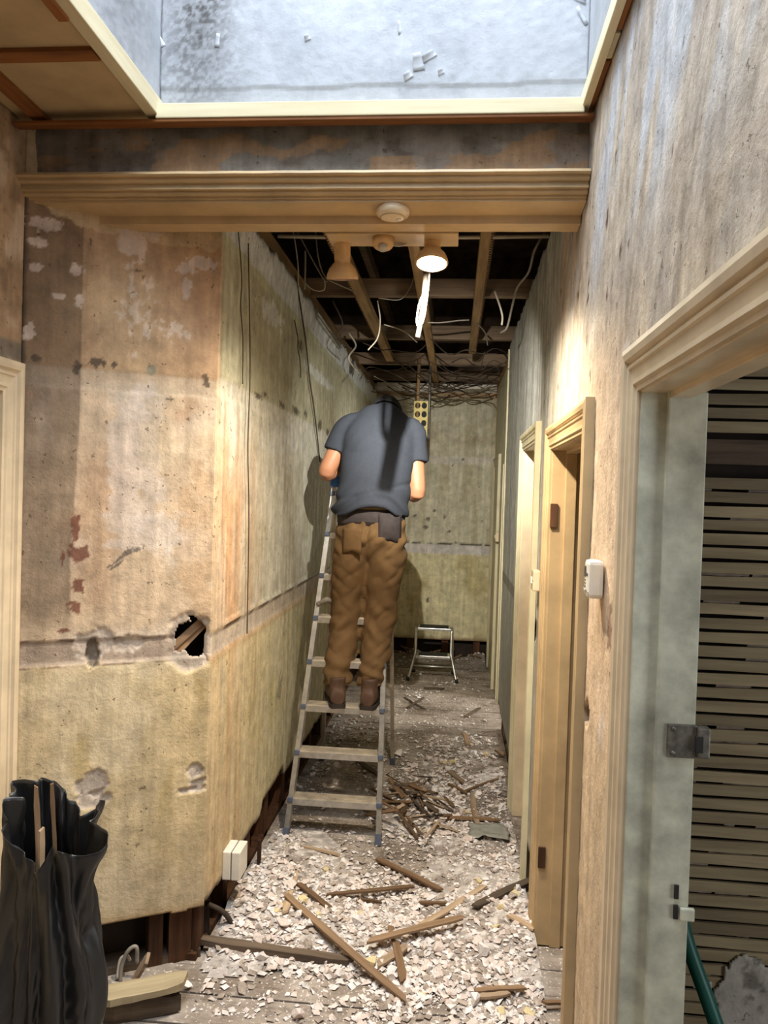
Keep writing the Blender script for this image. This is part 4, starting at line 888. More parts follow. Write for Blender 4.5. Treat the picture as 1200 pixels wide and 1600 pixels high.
for k in range(8):
    z = 0.195+0.217*k; a = rail_pt(0, z)-LO; c = rail_pt(1, z)-LO
    st = empty('step', (0, 0, 0), 0, lad)
    MB().box((a.x+0.006, a.y-0.036, z-0.018), (c.x-0.006, a.y+0.050, z), bev=0.003).build('tread', 'alu_dusty', st)
    rb = MB()
    for j in range(5): rb.box((a.x+0.02, a.y-0.030+j*0.016, z-0.001), (c.x-0.02, a.y-0.022+j*0.016, z+0.0025))
    rb.build('tread_ribs', 'alu_dusty', st)
    MB().box((a.x+0.01, a.y-0.040, z-0.034), (c.x-0.01, a.y-0.034, z-0.004), bev=0.001).build('step_front', 'alu', st)
    for q in (a, c): MB().box((q.x-0.014, q.y-0.042, z-0.022), (q.x+0.014, q.y-0.026, z+0.002), bev=0.004).build('end_cap', 'blue_grey_plastic', st)
for zz in (0.55, 1.15):
    f = zz/1.78; A = Vector((-0.79+(0.147)*f, 4.83-(0.66)*f, zz)); B = Vector((-0.335-(0.018)*f, 4.83-0.66*f, zz)); bar(MB(), A-LO, B-LO, 0.02, 0.02, Vector((0, 0, 1))).build('cross_brace', 'alu_dusty', lad)
MB().box(rail_pt(0, 1.80)-LO+Vector((-0.01, -0.02, 0.0)), rail_pt(1, 1.80)-LO+Vector((0.01, 0.10, 0.02)), bev=0.005).build('top_tray', 'blue_plastic', lad)
MB().tube(spline([rail_pt(0, 1.12)-LO+Vector((0.0, -0.03, 0)), rail_pt(0, 1.14)-LO+Vector((0.05, -0.05, 0.01)), rail_pt(0, 1.13)-LO+Vector((0.075, -0.03, 0.005))], 5), [0.012, 0.014, 0.010, 0.016, 0.013, 0.017, 0.011, 0.015, 0.012, 0.010, 0.004], 6).build('rag', 'cable_grey', lad)

# ------------------------------------------------------------------ two-step stool by the end wall
stl = empty('step_stool', (-0.15, 7.2, 0)); tag(stl, 'small folding two-step stool by the end wall', 'step stool')
for s_ in (-1, 1):
    MB().tube(spline([(s_*0.225, -0.14, 0.0), (s_*0.185, -0.07, 0.16), (s_*0.165, -0.03, 0.25), (s_*0.168, 0.02, 0.485)], 5), 0.012, 8).build('front_leg', 'alu', stl)
    MB().tube([(s_*0.19, 0.22, 0.0), (s_*0.172, 0.06, 0.46)], 0.011, 8).build('rear_leg', 'alu', stl)
    for p in ((s_*0.225, -0.14), (s_*0.19, 0.22)): MB().lathe([(0, 0), (0.017, 0), (0.016, 0.03), (0.012, 0.034), (0, 0.034)], (p[0], p[1], 0), 12).build('rubber_foot', 'black_rubber', stl)
for (z_, yo, d_) in ((0.235, -0.13, 0.18), (0.475, -0.03, 0.20)):
    stp = empty('step', (0, 0, 0), 0, stl)
    MB().box((-0.155, yo, z_-0.012), (0.155, yo+d_, z_-0.002), bev=0.002).build('tread', 'alu', stp)
    MB().box((-0.135, yo+0.012, z_-0.003), (0.135, yo+d_-0.01, z_+0.004), bev=0.002).build('grip_mat', 'black_rubber', stp)
    MB().box((-0.158, yo-0.010, z_-0.022), (0.158, yo+0.002, z_+0.002), bev=0.003).build('step_front', 'alu', stp)
MB().tube([(-0.195, -0.085, 0.13), (0.195, -0.085, 0.13)], 0.009, 8).build('cross_bar', 'alu', stl)
MB().tube([(-0.185, 0.18, 0.1), (0.185, 0.18, 0.1)], 0.009, 8).build('cross_bar', 'alu', stl)

# ------------------------------------------------------------------ the man on the ladder
def ell_ring(c, ax, ay, rx, ry, n=24, pw=2.0):
    c = Vector(c); out = []
    for j in range(n):
        a = 2*math.pi*j/n; ca, sa_ = math.cos(a), math.sin(a)
        k_ = (abs(ca)**pw+abs(sa_)**pw)**(-1/pw)
        out.append(c+ax*(rx*ca*k_)+ay*(ry*sa_*k_))
    return out
def limb(b, pts, rad, n=18, ref=Vector((1, 0, 0)), k=5):
    ps = spline(pts, k); m_ = len(ps); rs = spline([(r if hasattr(r, '__len__') else (r, r))+(0,) if isinstance(r, tuple) else (r, r, 0) for r in rad], k)
    rings = []
    for i in range(m_):
        t = Vector(ps[min(i+1, m_-1)]-ps[max(i-1, 0)]).normalized(); a = (ref-t*ref.dot(t)).normalized(); c = t.cross(a)
        rings.append(ell_ring(ps[i], a, c, max(0.003, rs[i][0]), max(0.003, rs[i][1]), n))
    return b.loft(rings, True)
def remeshed(b, vox, smooth=4, fn=None, name='m', pre=None):
    me = b.mesh(name); o = bpy.data.objects.new(name, me); C.objects.link(o)
    m_ = o.modifiers.new('r', 'REMESH'); m_.mode = 'VOXEL'; m_.voxel_size = vox
    s_ = o.modifiers.new('s', 'SMOOTH'); s_.iterations = smooth; s_.factor = 0.5
    dg_ = bpy.context.evaluated_depsgraph_get(); ev = o.evaluated_get(dg_)
    out = bpy.data.meshes.new_from_object(ev); bpy.data.objects.remove(o)
    co = np.empty(len(out.vertices)*3, np.float32); out.vertices.foreach_get('co', co); co = co.reshape(-1, 3).astype(float)
    if pre is not None:
        co = pre(co); out.vertices.foreach_set('co', co.astype(np.float32).ravel()); out.update()
    if fn is not None:
        no = np.empty(len(out.vertices)*3, np.float32); out.vertices.foreach_get('normal', no); no = no.reshape(-1, 3)
        co = co+no*fn(co)[:, None]; out.vertices.foreach_set('co', co.astype(np.float32).ravel())
    out.polygons.foreach_set('use_smooth', np.ones(len(out.polygons), bool)); out.update(); out.materials.clear()
    return out
MO = Vector((-0.40, 3.92, 0.624)); man = empty('person', MO)
tag(man, 'man seen from behind in slate t-shirt, brown trousers and black cap, standing on the ladder', 'person')
def mp_(x, y, z): return Vector((x, y, z))-MO
X1, Y1 = Vector((1, 0, 0)), Vector((0, 1, 0))
SH = {0: (-0.575, 4.03, 2.055), 1: (-0.225, 4.03, 2.035)}
EL = {0: (-0.672, 4.00, 1.815), 1: (-0.198, 3.99, 1.715)}
WRI = {0: (-0.600, 4.20, 1.865), 1: (-0.330, 4.18, 1.855)}
HIP = {0: (-0.520, 3.95, 1.52), 1: (-0.335, 3.95, 1.52)}
KN = {0: (-0.548, 3.985, 1.07), 1: (-0.372, 3.985, 1.07)}
AN = {0: (-0.566, 3.905, 0.72), 1: (-0.392, 3.905, 0.72)}
# bare body: torso, neck, head, arms, hands, legs in one surface
b = MB()
limb(b, [mp_(-.425, 3.95, 1.46), mp_(-.425, 3.95, 1.6), mp_(-.41, 3.95, 1.75), mp_(-.40, 3.98, 1.92), mp_(-.40, 4.04, 2.05), mp_(-.40, 4.10, 2.12)], [(.15, .10), (.165, .11), (.155, .10), (.165, .105), (.15, .09), (.06, .05)])
limb(b, [mp_(-.40, 4.07, 2.06), mp_(-.396, 4.14, 2.13), mp_(-.392, 4.19, 2.17)], [.062, .058, .055])
hc = mp_(-.388, 4.215, 2.145)
b2 = []
hd = Matrix.Rotation(math.radians(-52), 3, 'X')      # face looks forward and down
for i in range(13):
    t = -1+2*i/12; r = math.sqrt(max(0.0, 1-t*t))
    zz = t*0.118; w = 0.078*r*(1.0 if t > -0.2 else 1-0.28*(-0.2-t)); dpt = 0.098*r*(1.0 if t > -.2 else 1-0.18*(-.2-t))
    b2.append([hc+hd @ Vector((w*math.cos(2*math.pi*j/20), dpt*math.sin(2*math.pi*j/20)+(0.012 if t < -0.3 else 0), zz)) for j in range(20)])
b2[0] = [hc+hd @ Vector((0.012*math.cos(2*math.pi*j/20), 0.02+0.012*math.sin(2*math.pi*j/20), -0.118)) for j in range(20)]
b2[-1] = [hc+hd @ Vector((0.01*math.cos(2*math.pi*j/20), 0.01*math.sin(2*math.pi*j/20), 0.118)) for j in range(20)]
b.loft(b2, True)
def hp(x, y, z): return hc+hd @ Vector((x, y, z))
limb(b, [hp(0, 0.085, 0.02), hp(0, 0.108, -0.015), hp(0, 0.112, -0.028)], [.010, .014, .012], 10)          # nose
limb(b, [hp(-.03, 0.088, -0.058), hp(0, 0.098, -0.058), hp(.03, 0.088, -0.058)], [.005, .008, .005], 8, Vector((0, 0, 1)))   # lips
for s_ in (-1, 1):
    limb(b, [hp(s_*0.078, 0.0, 0.028), hp(s_*0.088, -0.004, 0.0), hp(s_*0.078, 0.004, -0.032)], [(.010, .016), (.012, .020), (.007, .010)], 10)   # ears
    limb(b, [hp(s_*0.030, 0.082, 0.026), hp(s_*0.030, 0.090, 0.020)], [.012, .010], 8)
for i in (0, 1):
    s, e, w = SH[i], EL[i], WRI[i]; sg = -1 if i == 0 else 1
    limb(b, [mp_(*s), mp_(*(np.array(s)*.5+np.array(e)*.5)), mp_(*e), mp_(*(np.array(e)*.6+np.array(w)*.4)), mp_(*w)], [.056, .050, .045, .044, .029], 16)
    # hand closing on the ladder top: palm and five fingers
    wv = mp_(*w); fwd = (wv-mp_(*e)).normalized(); side = Vector((-sg, 0, 0)); side = (side-fwd*side.dot(fwd)).normalized(); dn = Vector((0, 0, -1)); dn = (dn-fwd*dn.dot(fwd)-side*dn.dot(side)).normalized()
    pe = wv+fwd*0.085
    limb(b, [wv-fwd*0.01, wv+fwd*0.04, pe], [(.028, .018), (.042, .017), (.040, .014)], 14, side)
    for fi, (off, ln) in enumerate(((0.032, .070), (0.011, .078), (-0.011, .073), (-0.032, .058))):
        p0 = pe+side*off-fwd*0.01; 
        limb(b, [p0, p0+fwd*ln*.42+dn*0.006, p0+fwd*ln*.66+dn*0.030, p0+fwd*ln*.60+dn*0.056], [.0095, .009, .0085, .0075], 8)
    t0 = wv+fwd*0.03+side*0.034
    limb(b, [t0, t0+side*0.026+fwd*0.022+dn*0.012, t0+side*0.030+fwd*0.052+dn*0.026], [.013, .011, .009], 8)
for i in (0, 1):
    h, k_, a = HIP[i], KN[i], AN[i]
    limb(b, [mp_(*h), mp_(*(np.array(h)*.5+np.array(k_)*.5)), mp_(*k_), mp_(*(np.array(k_)*.55+np.array(a)*.45)+np.array((0, -.012, 0))), mp_(*a), mp_(a[0], a[1], .66)], [.075, .07, .055, .052, .036, .036], 16)
    limb(b, [mp_(a[0], a[1]-.03, .665), mp_(a[0], a[1]+.06, .66), mp_(a[0], a[1]+.15, .65)], [.03, .034, .02], 12)
link('body', remeshed(b, 0.0065, 3, None, 'body'), 'skin', man)
# T-shirt
b = MB()
limb(b, [mp_(-.430, 3.945, 1.585), mp_(-.428, 3.945, 1.63), mp_(-.415, 3.945, 1.72), mp_(-.405, 3.955, 1.83), mp_(-.40, 3.985, 1.95), mp_(-.398, 4.02, 2.04), mp_(-.396, 4.06, 2.11), mp_(-.394, 4.105, 2.150)], [(.196, .140), (.194, .142), (.188, .136), (.188, .132), (.196, .132), (.196, .118), (.140, .088), (.068, .06)], 36, X1, 6)
for i in (0, 1):
    s, e = np.array(SH[i]), np.array(EL[i]); d_ = (e-s); sg = -1 if i == 0 else 1
    limb(b, [mp_(*(s+np.array((-sg*0.07, 0, 0.012)))), mp_(*(s+np.array((-sg*.005, 0, .0)))), mp_(*(s+d_*.3)), mp_(*(s+d_*(.56 if i == 0 else .5)))], [.072, .072, .070, .071], 20)
def shirt_fold(co):
    x, y_, z_ = co[:, 0]+MO.x, co[:, 1]+MO.y, co[:, 2]+MO.z
    low = sst(1.78, 1.60, z_)
    ph = z_*95+(x+.42)**2*260+6*vn3(x*7, y_*7, z_*5, 3)
    f = 0.011*low*np.sin(ph*.8)*(0.5+vn3(x*9, y_*9, z_*3, 9))
    d1_ = (x*0.75+z_*0.65); d2_ = (-x*0.75+z_*0.65)
    f += 0.009*(vn3(d1_*30, y_*5, d2_*4, 5)-.5)*sst(1.6, 1.75, z_)*sst(-.42, -.25, x) + 0.009*(vn3(d2_*30, y_*5, d1_*4, 6)-.5)*sst(-.38, -.55, x)
    f += 0.010*(np.abs(2*vn3(x*7+z_*3, y_*6, z_*6, 7)-1)-.5)-0.005*np.exp(-((z_-1.72-(x+.4)*.25)/.012)**2)
    return f
def hem_lift(co):
    x, z_, y_ = co[:, 0]+MO.x, co[:, 2]+MO.z, co[:, 1]+MO.y
    w = sst(1.78, 1.59, z_)*(y_ < 3.98); co = co.copy()
    co[:, 2] += w*(0.062*np.exp(-((x+.40)/.13)**2)-0.006); co[:, 1] -= 0.012*w*np.exp(-((x+.40)/.15)**2)
    return co
o = link('t_shirt', remeshed(b, 0.0075, 8, shirt_fold, 't_shirt', hem_lift), 'shirt', man)
# turned-under hem: dark back strip of shirt lining and belt
b = MB(); limb(b, [mp_(-.426, 3.953, 1.555), mp_(-.426, 3.95, 1.612)], [(.176, .118), (.178, .119)], 36, X1, 4)
o = link('waistband', b.mesh('waistband'), 'dark_cloth', man)
b = MB(); limb(b, [mp_(-.405, 3.94, 1.622), mp_(-.405, 3.94, 1.645)], [(.165, .1285), (.165, .1285)], 40, X1, 3)
# trousers
b = MB()
limb(b, [mp_(-.424, 3.955, 1.660), mp_(-.426, 3.95, 1.54), mp_(-.428, 3.945, 1.46), mp_(-.428, 3.95, 1.37)], [(.168, .112), (.182, .128), (.192, .14), (.12, .06)], 32, X1, 5)
for i in (0, 1):
    h, k_, a = HIP[i], KN[i], AN[i]
    limb(b, [mp_(h[0], h[1]-.005, 1.50), mp_(h[0]-.004, h[1], 1.38), mp_((h[0]+k_[0])/2, 3.965, 1.25), mp_(*k_), mp_((k_[0]+a[0])/2, 3.945, .90), mp_(a[0]-.002, 3.905, .79), mp_(a[0], 3.895, .725)], [(.092, .118), (.100, .115), (.097, .105), (.088, .096), (.080, .092), (.076, .088), (.074, .085)], 24, X1, 6)
def trouser_fold(co):
    x, y_, z_ = co[:, 0]+MO.x, co[:, 1]+MO.y, co[:, 2]+MO.z
    n = vn3(x*9, y_*9, z_*7, 13)
    ank = sst(.92, .74, z_); kn = np.exp(-((z_-1.06)/.13)**2); hip = np.exp(-((z_-1.46)/.10)**2)
    f = 0.010*ank*np.sin(z_*95+7*n+x*22)*(.4+vn3(x*12, y_*12, z_*9, 19))+0.0045*kn*np.sin(z_*62+x*52*np.sign(x+.45)+7*n)*vn3(x*10, y_*10, z_*6, 20)*1.5+0.004*hip*np.sin(z_*60-x*70*np.sign(x+.43)+4*n)
    f += 0.012*(vn3(x*10, y_*6, z_*5, 15)-.5)+0.016*(np.abs(2*vn3((x*.8+z_)*14, y_*8, (z_-x)*6, 17)-1)-.5)*(.4+.6*np.maximum(kn, np.maximum(ank, hip)))+0.010*(np.abs(2*vn3((z_-x*.9)*17, y_*8, (z_+x)*7, 23)-1)-.5)
    f -= 0.012*np.exp(-((x+.43)/.012)**2)*sst(1.40, 1.45, z_)*(y_ < 3.92)
    return f
tro = link('trousers', remeshed(b, 0.0075, 4, trouser_fold, 'trousers'), 'trousers', man)
# pockets on the seat, belt, black hip pouch
def back_patch(name, x0_, x1_, z0_, z1_, yb, mat, parent, bulge=0.012):
    b = MB(); vs = []; n = 8
    for i in range(n+1):
        for j in range(n+1):
            u_, v_ = i/n, j/n; x = x0_+(x1_-x0_)*u_; z_ = z0_+(z1_-z0_)*v_
            cx = (x+.428)/.192; yb_ = yb-0.136*math.sqrt(max(0.02, 1-cx*cx))
            vs.append(mp_(x, yb_-bulge*math.sin(math.pi*u_)*math.sin(math.pi*min(1, v_*1.1))-0.006, z_-(0.018*abs(u_-.5)*2 if j == 0 else 0)))
    b.add(vs, [(i*(n+1)+j, i*(n+1)+j+1, (i+1)*(n+1)+j+1, (i+1)*(n+1)+j) for i in range(n) for j in range(n)], True)
    o = b.build(name, mat, parent); o.modifiers.new('t', 'SOLIDIFY').thickness = 0.006; return o
back_patch('back_pocket', -.555, -.455, 1.42, 1.53, 3.948, 'trousers', tro, 0.004)
o = back_patch('pocket_flap', -.372, -.262, 1.475, 1.612, 3.955, 'dark_cloth', man, 0.018); o['label'] = 'black pouch hanging at the right hip'
o = back_patch('waist_panel', -.59, -.300, 1.560, 1.628, 3.975, 'dark_cloth', man, 0.004)
b = MB(); rings = []
for zz in (1.628, 1.632, 1.650, 1.654):
    rings.append(ell_ring(mp_(-.422, 3.953, zz), X1, Y1, .186, .127 if zz in (1.632, 1.650) else .124, 48))
sel = MB(); n = 48
vs = [p for r in rings for p in r]; fs = [(i*n+j, i*n+j+1, (i+1)*n+j+1, (i+1)*n+j) for i in range(3) for j in range(29, 42)]
sel.add(vs, fs, True); me = sel.mesh('belt'); bm = bmesh.new(); bm.from_mesh(me); bmesh.ops.delete(bm, geom=[v for v in bm.verts if not v.link_faces], context='VERTS'); bm.to_mesh(me); bm.free()
o = link('belt', me, 'belt', man); o.modifiers.new('t', 'SOLIDIFY').thickness = 0.004
# boots
for i in (0, 1):
    a = AN[i]; bt = empty('boot', mp_(a[0], a[1]-0.035, 0.624+0.004), math.radians(14 if i == 0 else -6), man)
    b = MB(); rings = []
    for (yy, hw, hh, zc) in ((-.085, .030, .035, .05), (-.078, .038, .052, .057), (-.04, .042, .065, .068), (.02, .043, .06, .064), (.08, .047, .042, .046), (.14, .050, .036, .040), (.19, .044, .03, .034), (.215, .028, .02, .028)):
        rings.append([Vector((hw*math.cos(2*math.pi*j/20), yy, zc+hh*math.sin(2*math.pi*j/20))) for j in range(20)])
    b.loft(rings, True)
    b.loft([[Vector((.043*math.cos(2*math.pi*j/20), -.03+.05*math.sin(2*math.pi*j/20), z_)) for j in range(20)] for z_ in (.05, .09, .13, .15)], True)
    link('upper', remeshed(b, 0.006, 3, lambda co: 0.004*(vn3(co[:, 0]*30, co[:, 1]*30, co[:, 2]*40, 4)-.5), 'upper'), 'boot', bt)
    b = MB(); out = []
    for (yy, hw) in ((-.088, .028), (-.07, .040), (-.03, .043), (.03, .040), (.09, .048), (.15, .051), (.195, .044), (.222, .022)): out.append((hw, yy))
    ring = [(h_, y_) for h_, y_ in out]+[(-h_, y_) for h_, y_ in out[::-1]]
    b.loft([[Vector((p[0], p[1], z_)) for p in ring] for z_ in (0.0, 0.004, 0.022)], True, False); b.build('sole', 'boot_sole', bt)
    MB().box((-.036, -.085, -0.002), (.036, -.02, .012), bev=.004).build('heel', 'boot_sole', bt)
# cap and a little hair
b = MB(); rings = []
for i in range(9):
    t = i/8; an = t*math.pi/2*0.98; rings.append([hp(0.092*math.cos(an)*math.cos(2*math.pi*j/28), (0.114*math.cos(an))*math.sin(2*math.pi*j/28)-0.004, -0.012*(1-t)-0.03*(1-t)*max(0, -math.sin(2*math.pi*j/28))+0.130*math.sin(an)) for j in range(28)])
b.loft(rings, False); crown = b.build('cap', 'cap', man); crown.modifiers.new('t', 'SOLIDIFY').thickness = 0.003
b = MB(); vs = []
for i in range(13):
    a = math.pi*(0.12+0.76*i/12)
    for r_, dz in ((1.0, 0), (1.3, -0.006), (1.6, -0.02)): vs.append(hp(0.089*math.cos(a), 0.112*math.sin(a)*r_-0.004, 0.018+dz-0.012*abs(math.cos(a))*(r_-1)))
b.add(vs, [(i*3+j, i*3+j+1, (i+1)*3+j+1, (i+1)*3+j) for i in range(12) for j in range(2)], True); o = b.build('brim', 'cap', crown); o.modifiers.new('t', 'SOLIDIFY').thickness = 0.004
MB().lathe([(0, 0.004), (0.008, 0.003), (0.009, 0)], hp(0, -0.004, 0.130), 12, hd).build('cap_button', 'cap', crown)
b = MB(); rings = []
for i in range(5):
    t = i/4; rings.append([hp((0.080+0.002*math.sin(j*3))*math.cos(math.pi+math.pi*j/20), (0.100+.002*math.sin(j*5))*math.sin(math.pi+math.pi*j/20), 0.02-0.07*t) for j in range(21)])
vs = [p for r in rings for p in r]; hb = MB().add(vs, [(i*21+j, i*21+j+1, (i+1)*21+j+1, (i+1)*21+j) for i in range(4) for j in range(20)], True)
o = hb.build('hair', 'hair', man); o.modifiers.new('t', 'SOLIDIFY').thickness = 0.004

# ------------------------------------------------------------------ fittings on the walls
def wall_box_right(name, label, cat, y_, z_, parts):
    e = empty(name, (XR-0.004, y_, z_)); tag(e, label, cat); parts(e); return e
def alarm(e):
    MB().box((-0.036, -0.034, -0.046), (0.0, 0.034, 0.046), bev=0.010).build('case', 'white_plastic', e)
    MB().box((-0.0375, 0.004, 0.004), (-0.034, 0.027, 0.030), bev=0.001).build('display', 'screen', e)
    for zz in (-0.004, -0.012, -0.020): MB().box((-0.0372, 0.008, zz-0.0018), (-0.034, 0.022, zz+0.0018)).build('speaker_slot', 'grey_plastic', e)
    MB().lathe([(0, 0.002), (0.005, 0.002), (0.0055, 0)], (-0.036, -0.012, 0.012), 12, Matrix.Rotation(math.radians(-90), 3, 'Y')).build('button', 'grey_plastic', e)
    MB().tube(spline([(-0.0365, 0.032, -0.026), (-0.0375, 0.012, -0.032), (-0.0375, -0.012, -0.026), (-0.0365, -0.030, -0.032)], 6), 0.0012, 6).build('case_seam', 'grey_plastic', e)
wall_box_right('wall_alarm', 'white plastic alarm with small grey display on the right wall beside the near door frame', 'alarm', 1.925, 1.512, alarm)
def switch(e):
    MB().box((-0.030, -0.043, -0.043), (0.0, 0.043, 0.043), bev=0.006).build('plate', 'cream_gloss', e)
    MB().box((-0.036, -0.008, -0.014), (-0.029, 0.008, 0.014), bev=0.002).build('rocker', 'white_plastic', e)
    for yy in (-0.03, 0.03): MB().lathe([(0, 0.002), (0.004, 0.0015), (0.0045, 0)], (-0.030, yy, 0), 10, Matrix.Rotation(math.radians(-90), 3, 'Y')).build('screw', 'steel', e)
wall_box_right('light_switch', 'cream light switch box on the right wall between the two narrow doorways', 'light switch', 3.27, 1.365, switch)
e = wall_box_right('light_switch', 'small grey-white switch at the far end of the right wall', 'light switch', 6.83, 1.37, switch); e.location.x = XR+0.030
# paint-caked strip hanging by the middle doorway
# double socket box at the foot of the left wall
sb = empty('socket_box', (XL, 2.94, 0.245)); tag(sb, 'white double socket box at the broken foot of the left wall', 'socket box')
MB().box((0.0, -0.055, -0.055), (0.032, 0.055, 0.055), bev=0.004).build('back_box', 'white_plastic', sb)
MB().box((0.036, -0.055, -0.055), (0.070, 0.055, 0.055), bev=0.004).build('front_box', 'white_plastic', sb)
MB().box((0.030, -0.052, -0.052), (0.038, 0.052, 0.052)).build('joint', 'grey_plastic', sb)
o = MB().tube(spline([(XL-0.03, 2.80, 0.14), (XL+0.03, 2.82, 0.10), (XL+0.06, 2.84, 0.03), (XL+0.03, 2.80, 0.01)], 6), 0.010, 8).build('cable', 'cable_dark'); tag(o, 'thick black cable coming out below the socket box', 'cable')
o = MB().box((-0.008, -0.008, 0), (0.008, 0.008, 0.17), bev=0.002).build('metal_spike', 'dark_wood'); o.location = tuple(onZ(404, 1372, 0.0)); tag(o, 'short rusty upright spike near the socket box', 'spike')

# green pipe leaning in the near right room
gp = MB().tube(spline([(0.545, 1.86, 0.80), (0.575, 1.83, 0.68), (0.62, 1.78, 0.55), (0.70, 1.68, 0.30), (0.76, 1.58, 0.0)], 8), 0.017, 14).build('green_pipe', 'green_pipe'); tag(gp, 'dark green plastic pipe leaning inside the near right doorway', 'pipe')

# ------------------------------------------------------------------ black rubbish bag with offcuts
bg = empty('rubbish_bag', (-1.095, 2.06, 0)); tag(bg, 'tall crumpled black rubbish bag at the lower left', 'rubbish bag')
NA, NZ = 96, 70
th, tt = np.meshgrid(np.linspace(0, 2*np.pi, NA, endpoint=False), np.linspace(0, 1, NZ), indexing='xy')
R_ = 0.160-0.035*sst(0.1, 0.85, tt)-0.02*np.sin(tt*9)*0.4
sq = (np.abs(np.cos(th))**3+np.abs(np.sin(th))**3)**(-1/3)
cx_, sx_ = np.cos(th), np.sin(th)
fold = np.abs(2*vn(cx_*2.6+5+tt*1.6, sx_*2.6+tt*1.1, 601)-1); fold2 = np.abs(2*vn(cx_*6+tt*2.2+9, sx_*6-tt*1.6, 602)-1); fold3 = np.abs(2*vn(cx_*12+3+tt*6, sx_*12+tt*5, 603)-1)
r_ = R_*sq*(1-0.0*tt)*(0.92+0.42*(fold-.4)+0.20*(fold2-.4)+0.07*(fold3-.4))
rim = 0.715+0.05*np.cos(th-2.4)+0.10*vn(cx_*2.4+7, sx_*2.4, 604)-0.05*np.exp(-((np.mod(th+np.pi/2+np.pi, 2*np.pi)-np.pi)/0.6)**2)
zz_ = tt*rim
bx_ = r_*np.cos(th)*1.0-0.05*(1-tt)*sst(0.7, 0.1, tt); by_ = r_*np.sin(th)*0.85
fl_ = sst(0.86, 1.0, tt)*0.028*(vn(cx_*4, sx_*4, 605)-0.35)*2
bx_ += fl_*np.cos(th); by_ += fl_*np.sin(th)
bx_ += 0.03*sst(0.80, 1.0, tt)*np.exp(-((np.mod(th+0.2+np.pi, 2*np.pi)-np.pi)/0.4)**2)
V_ = np.stack([bx_, by_, zz_+0.004], -1).reshape(-1, 3)
fs = [(i*NA+j, i*NA+(j+1) % NA, (i+1)*NA+(j+1) % NA, (i+1)*NA+j) for i in range(NZ-1) for j in range(NA)]+[tuple(range(NA))[::-1]]
me = bpy.data.meshes.new('bag_film'); me.from_pydata(V_.tolist(), [], fs); me.polygons.foreach_set('use_smooth', [True]*len(fs)); me.update()
o = link('bag_film', me, 'bag', bg); o.modifiers.new('t', 'SOLIDIFY').thickness = 0.0015
def stick(L_, w, t_, mat, name='broken_lath', seed=0, curve=0.0):
    r = random.Random(seed); k = 9; vs = []
    for j in range(k):
        x = -L_/2+L_*j/(k-1); ww = w/2*(1+r.uniform(-.12, .10))*(0.75 if j in (0, k-1) else 1); tt_ = t_/2*(1+r.uniform(-.15, .1)); cy = curve*math.sin(math.pi*j/(k-1))+r.uniform(-.0012, .0012)
        sk = max(-.012, min(.012, r.uniform(-w*.35, w*.35))) if j in (0, k-1) else 0
        vs += [(x+sk, cy-ww, -tt_), (x-sk, cy+ww, -tt_), (x-sk, cy+ww, tt_), (x+sk, cy-ww, tt_)]
    fs = [(j*4+a, j*4+(a+1) % 4, (j+1)*4+(a+1) % 4, (j+1)*4+a) for j in range(k-1) for a in range(4)]+[(0, 1, 2, 3), tuple((k-1)*4+a for a in (3, 2, 1, 0))]
    return MB().add(vs, fs)
def lay(o, p, q, roll=0.0):
    p, q = Vector(p), Vector(q); d_ = q-p; o.location = (p+q)/2; o.rotation_mode = 'QUATERNION'
    o.rotation_quaternion = d_.to_track_quat('X', 'Z') @ Matrix.Rotation(roll, 4, 'X').to_quaternion()
for i, (lab, p, q, w, m) in enumerate((('orange-brown offcut sticking highest out of the rubbish bag', (-1.12, 2.05, 0.42), (-1.135, 2.03, 0.86), 0.014, 'lath'), ('grey offcut sticking out of the rubbish bag behind the orange one', (-1.10, 2.10, .42), (-1.115, 2.08, .85), .012, 'lath_dark'), ('short pale wood offcut lower down inside the rubbish bag mouth', (-1.10, 2.02, .40), (-1.10, 2.0, .755), .018, 'lath_pale'))):
    o = stick((Vector(q)-Vector(p)).length, w, 0.008, m, seed=i).build('wood_offcut', m); lay(o, p, q, 1.2); tag(o, lab, 'offcut')

# ------------------------------------------------------------------ rubble
def heap(x, y_):
    e = np.exp
    h = 0.075*e(-((y_-3.05)/.32)**2-((x+.72)/.28)**2)+0.05*e(-((y_-2.92)/.17)**2-((x+.45)/.35)**2)
    h = h+0.055*e(-((y_-2.9)/.35)**2-((x-.22)/.25)**2)+0.035*e(-((y_-3.6)/.6)**2-((x-.2)/.25)**2)+0.05*e(-((y_-4.15)/.3)**2-((x+.15)/.22)**2)
    h = h+0.04*e(-((y_-3.45)/.3)**2-((x+.72)/.25)**2)+0.09*e(-((y_-7.85)/.18)**2)*(1-0.3*np.cos(x*9))+0.03*e(-((y_-4.4)/.5)**2-((x-.28)/.12)**2)
    n = fbm(np.asarray(x)*9, np.asarray(y_)*9, 701, 4)
    return np.maximum(0, h*(0.55+0.9*n)-0.006)
def rb_col(u, v):
    n = fbm(u*8, v*8, 702, 5); n2 = fbm(u*40, v*40, 703, 4); y_ = v+2.35
    c = np.zeros(u.shape+(3,))+lin((196, 183, 172)); c = mix(c, (146, 128, 112), sst(.45, .65, n)*.8); c = mix(c, (226, 214, 204), sst(.55, .62, n2)*.9)
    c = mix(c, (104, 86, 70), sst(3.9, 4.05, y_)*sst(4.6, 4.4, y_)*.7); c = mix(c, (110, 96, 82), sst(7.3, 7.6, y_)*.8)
    return c
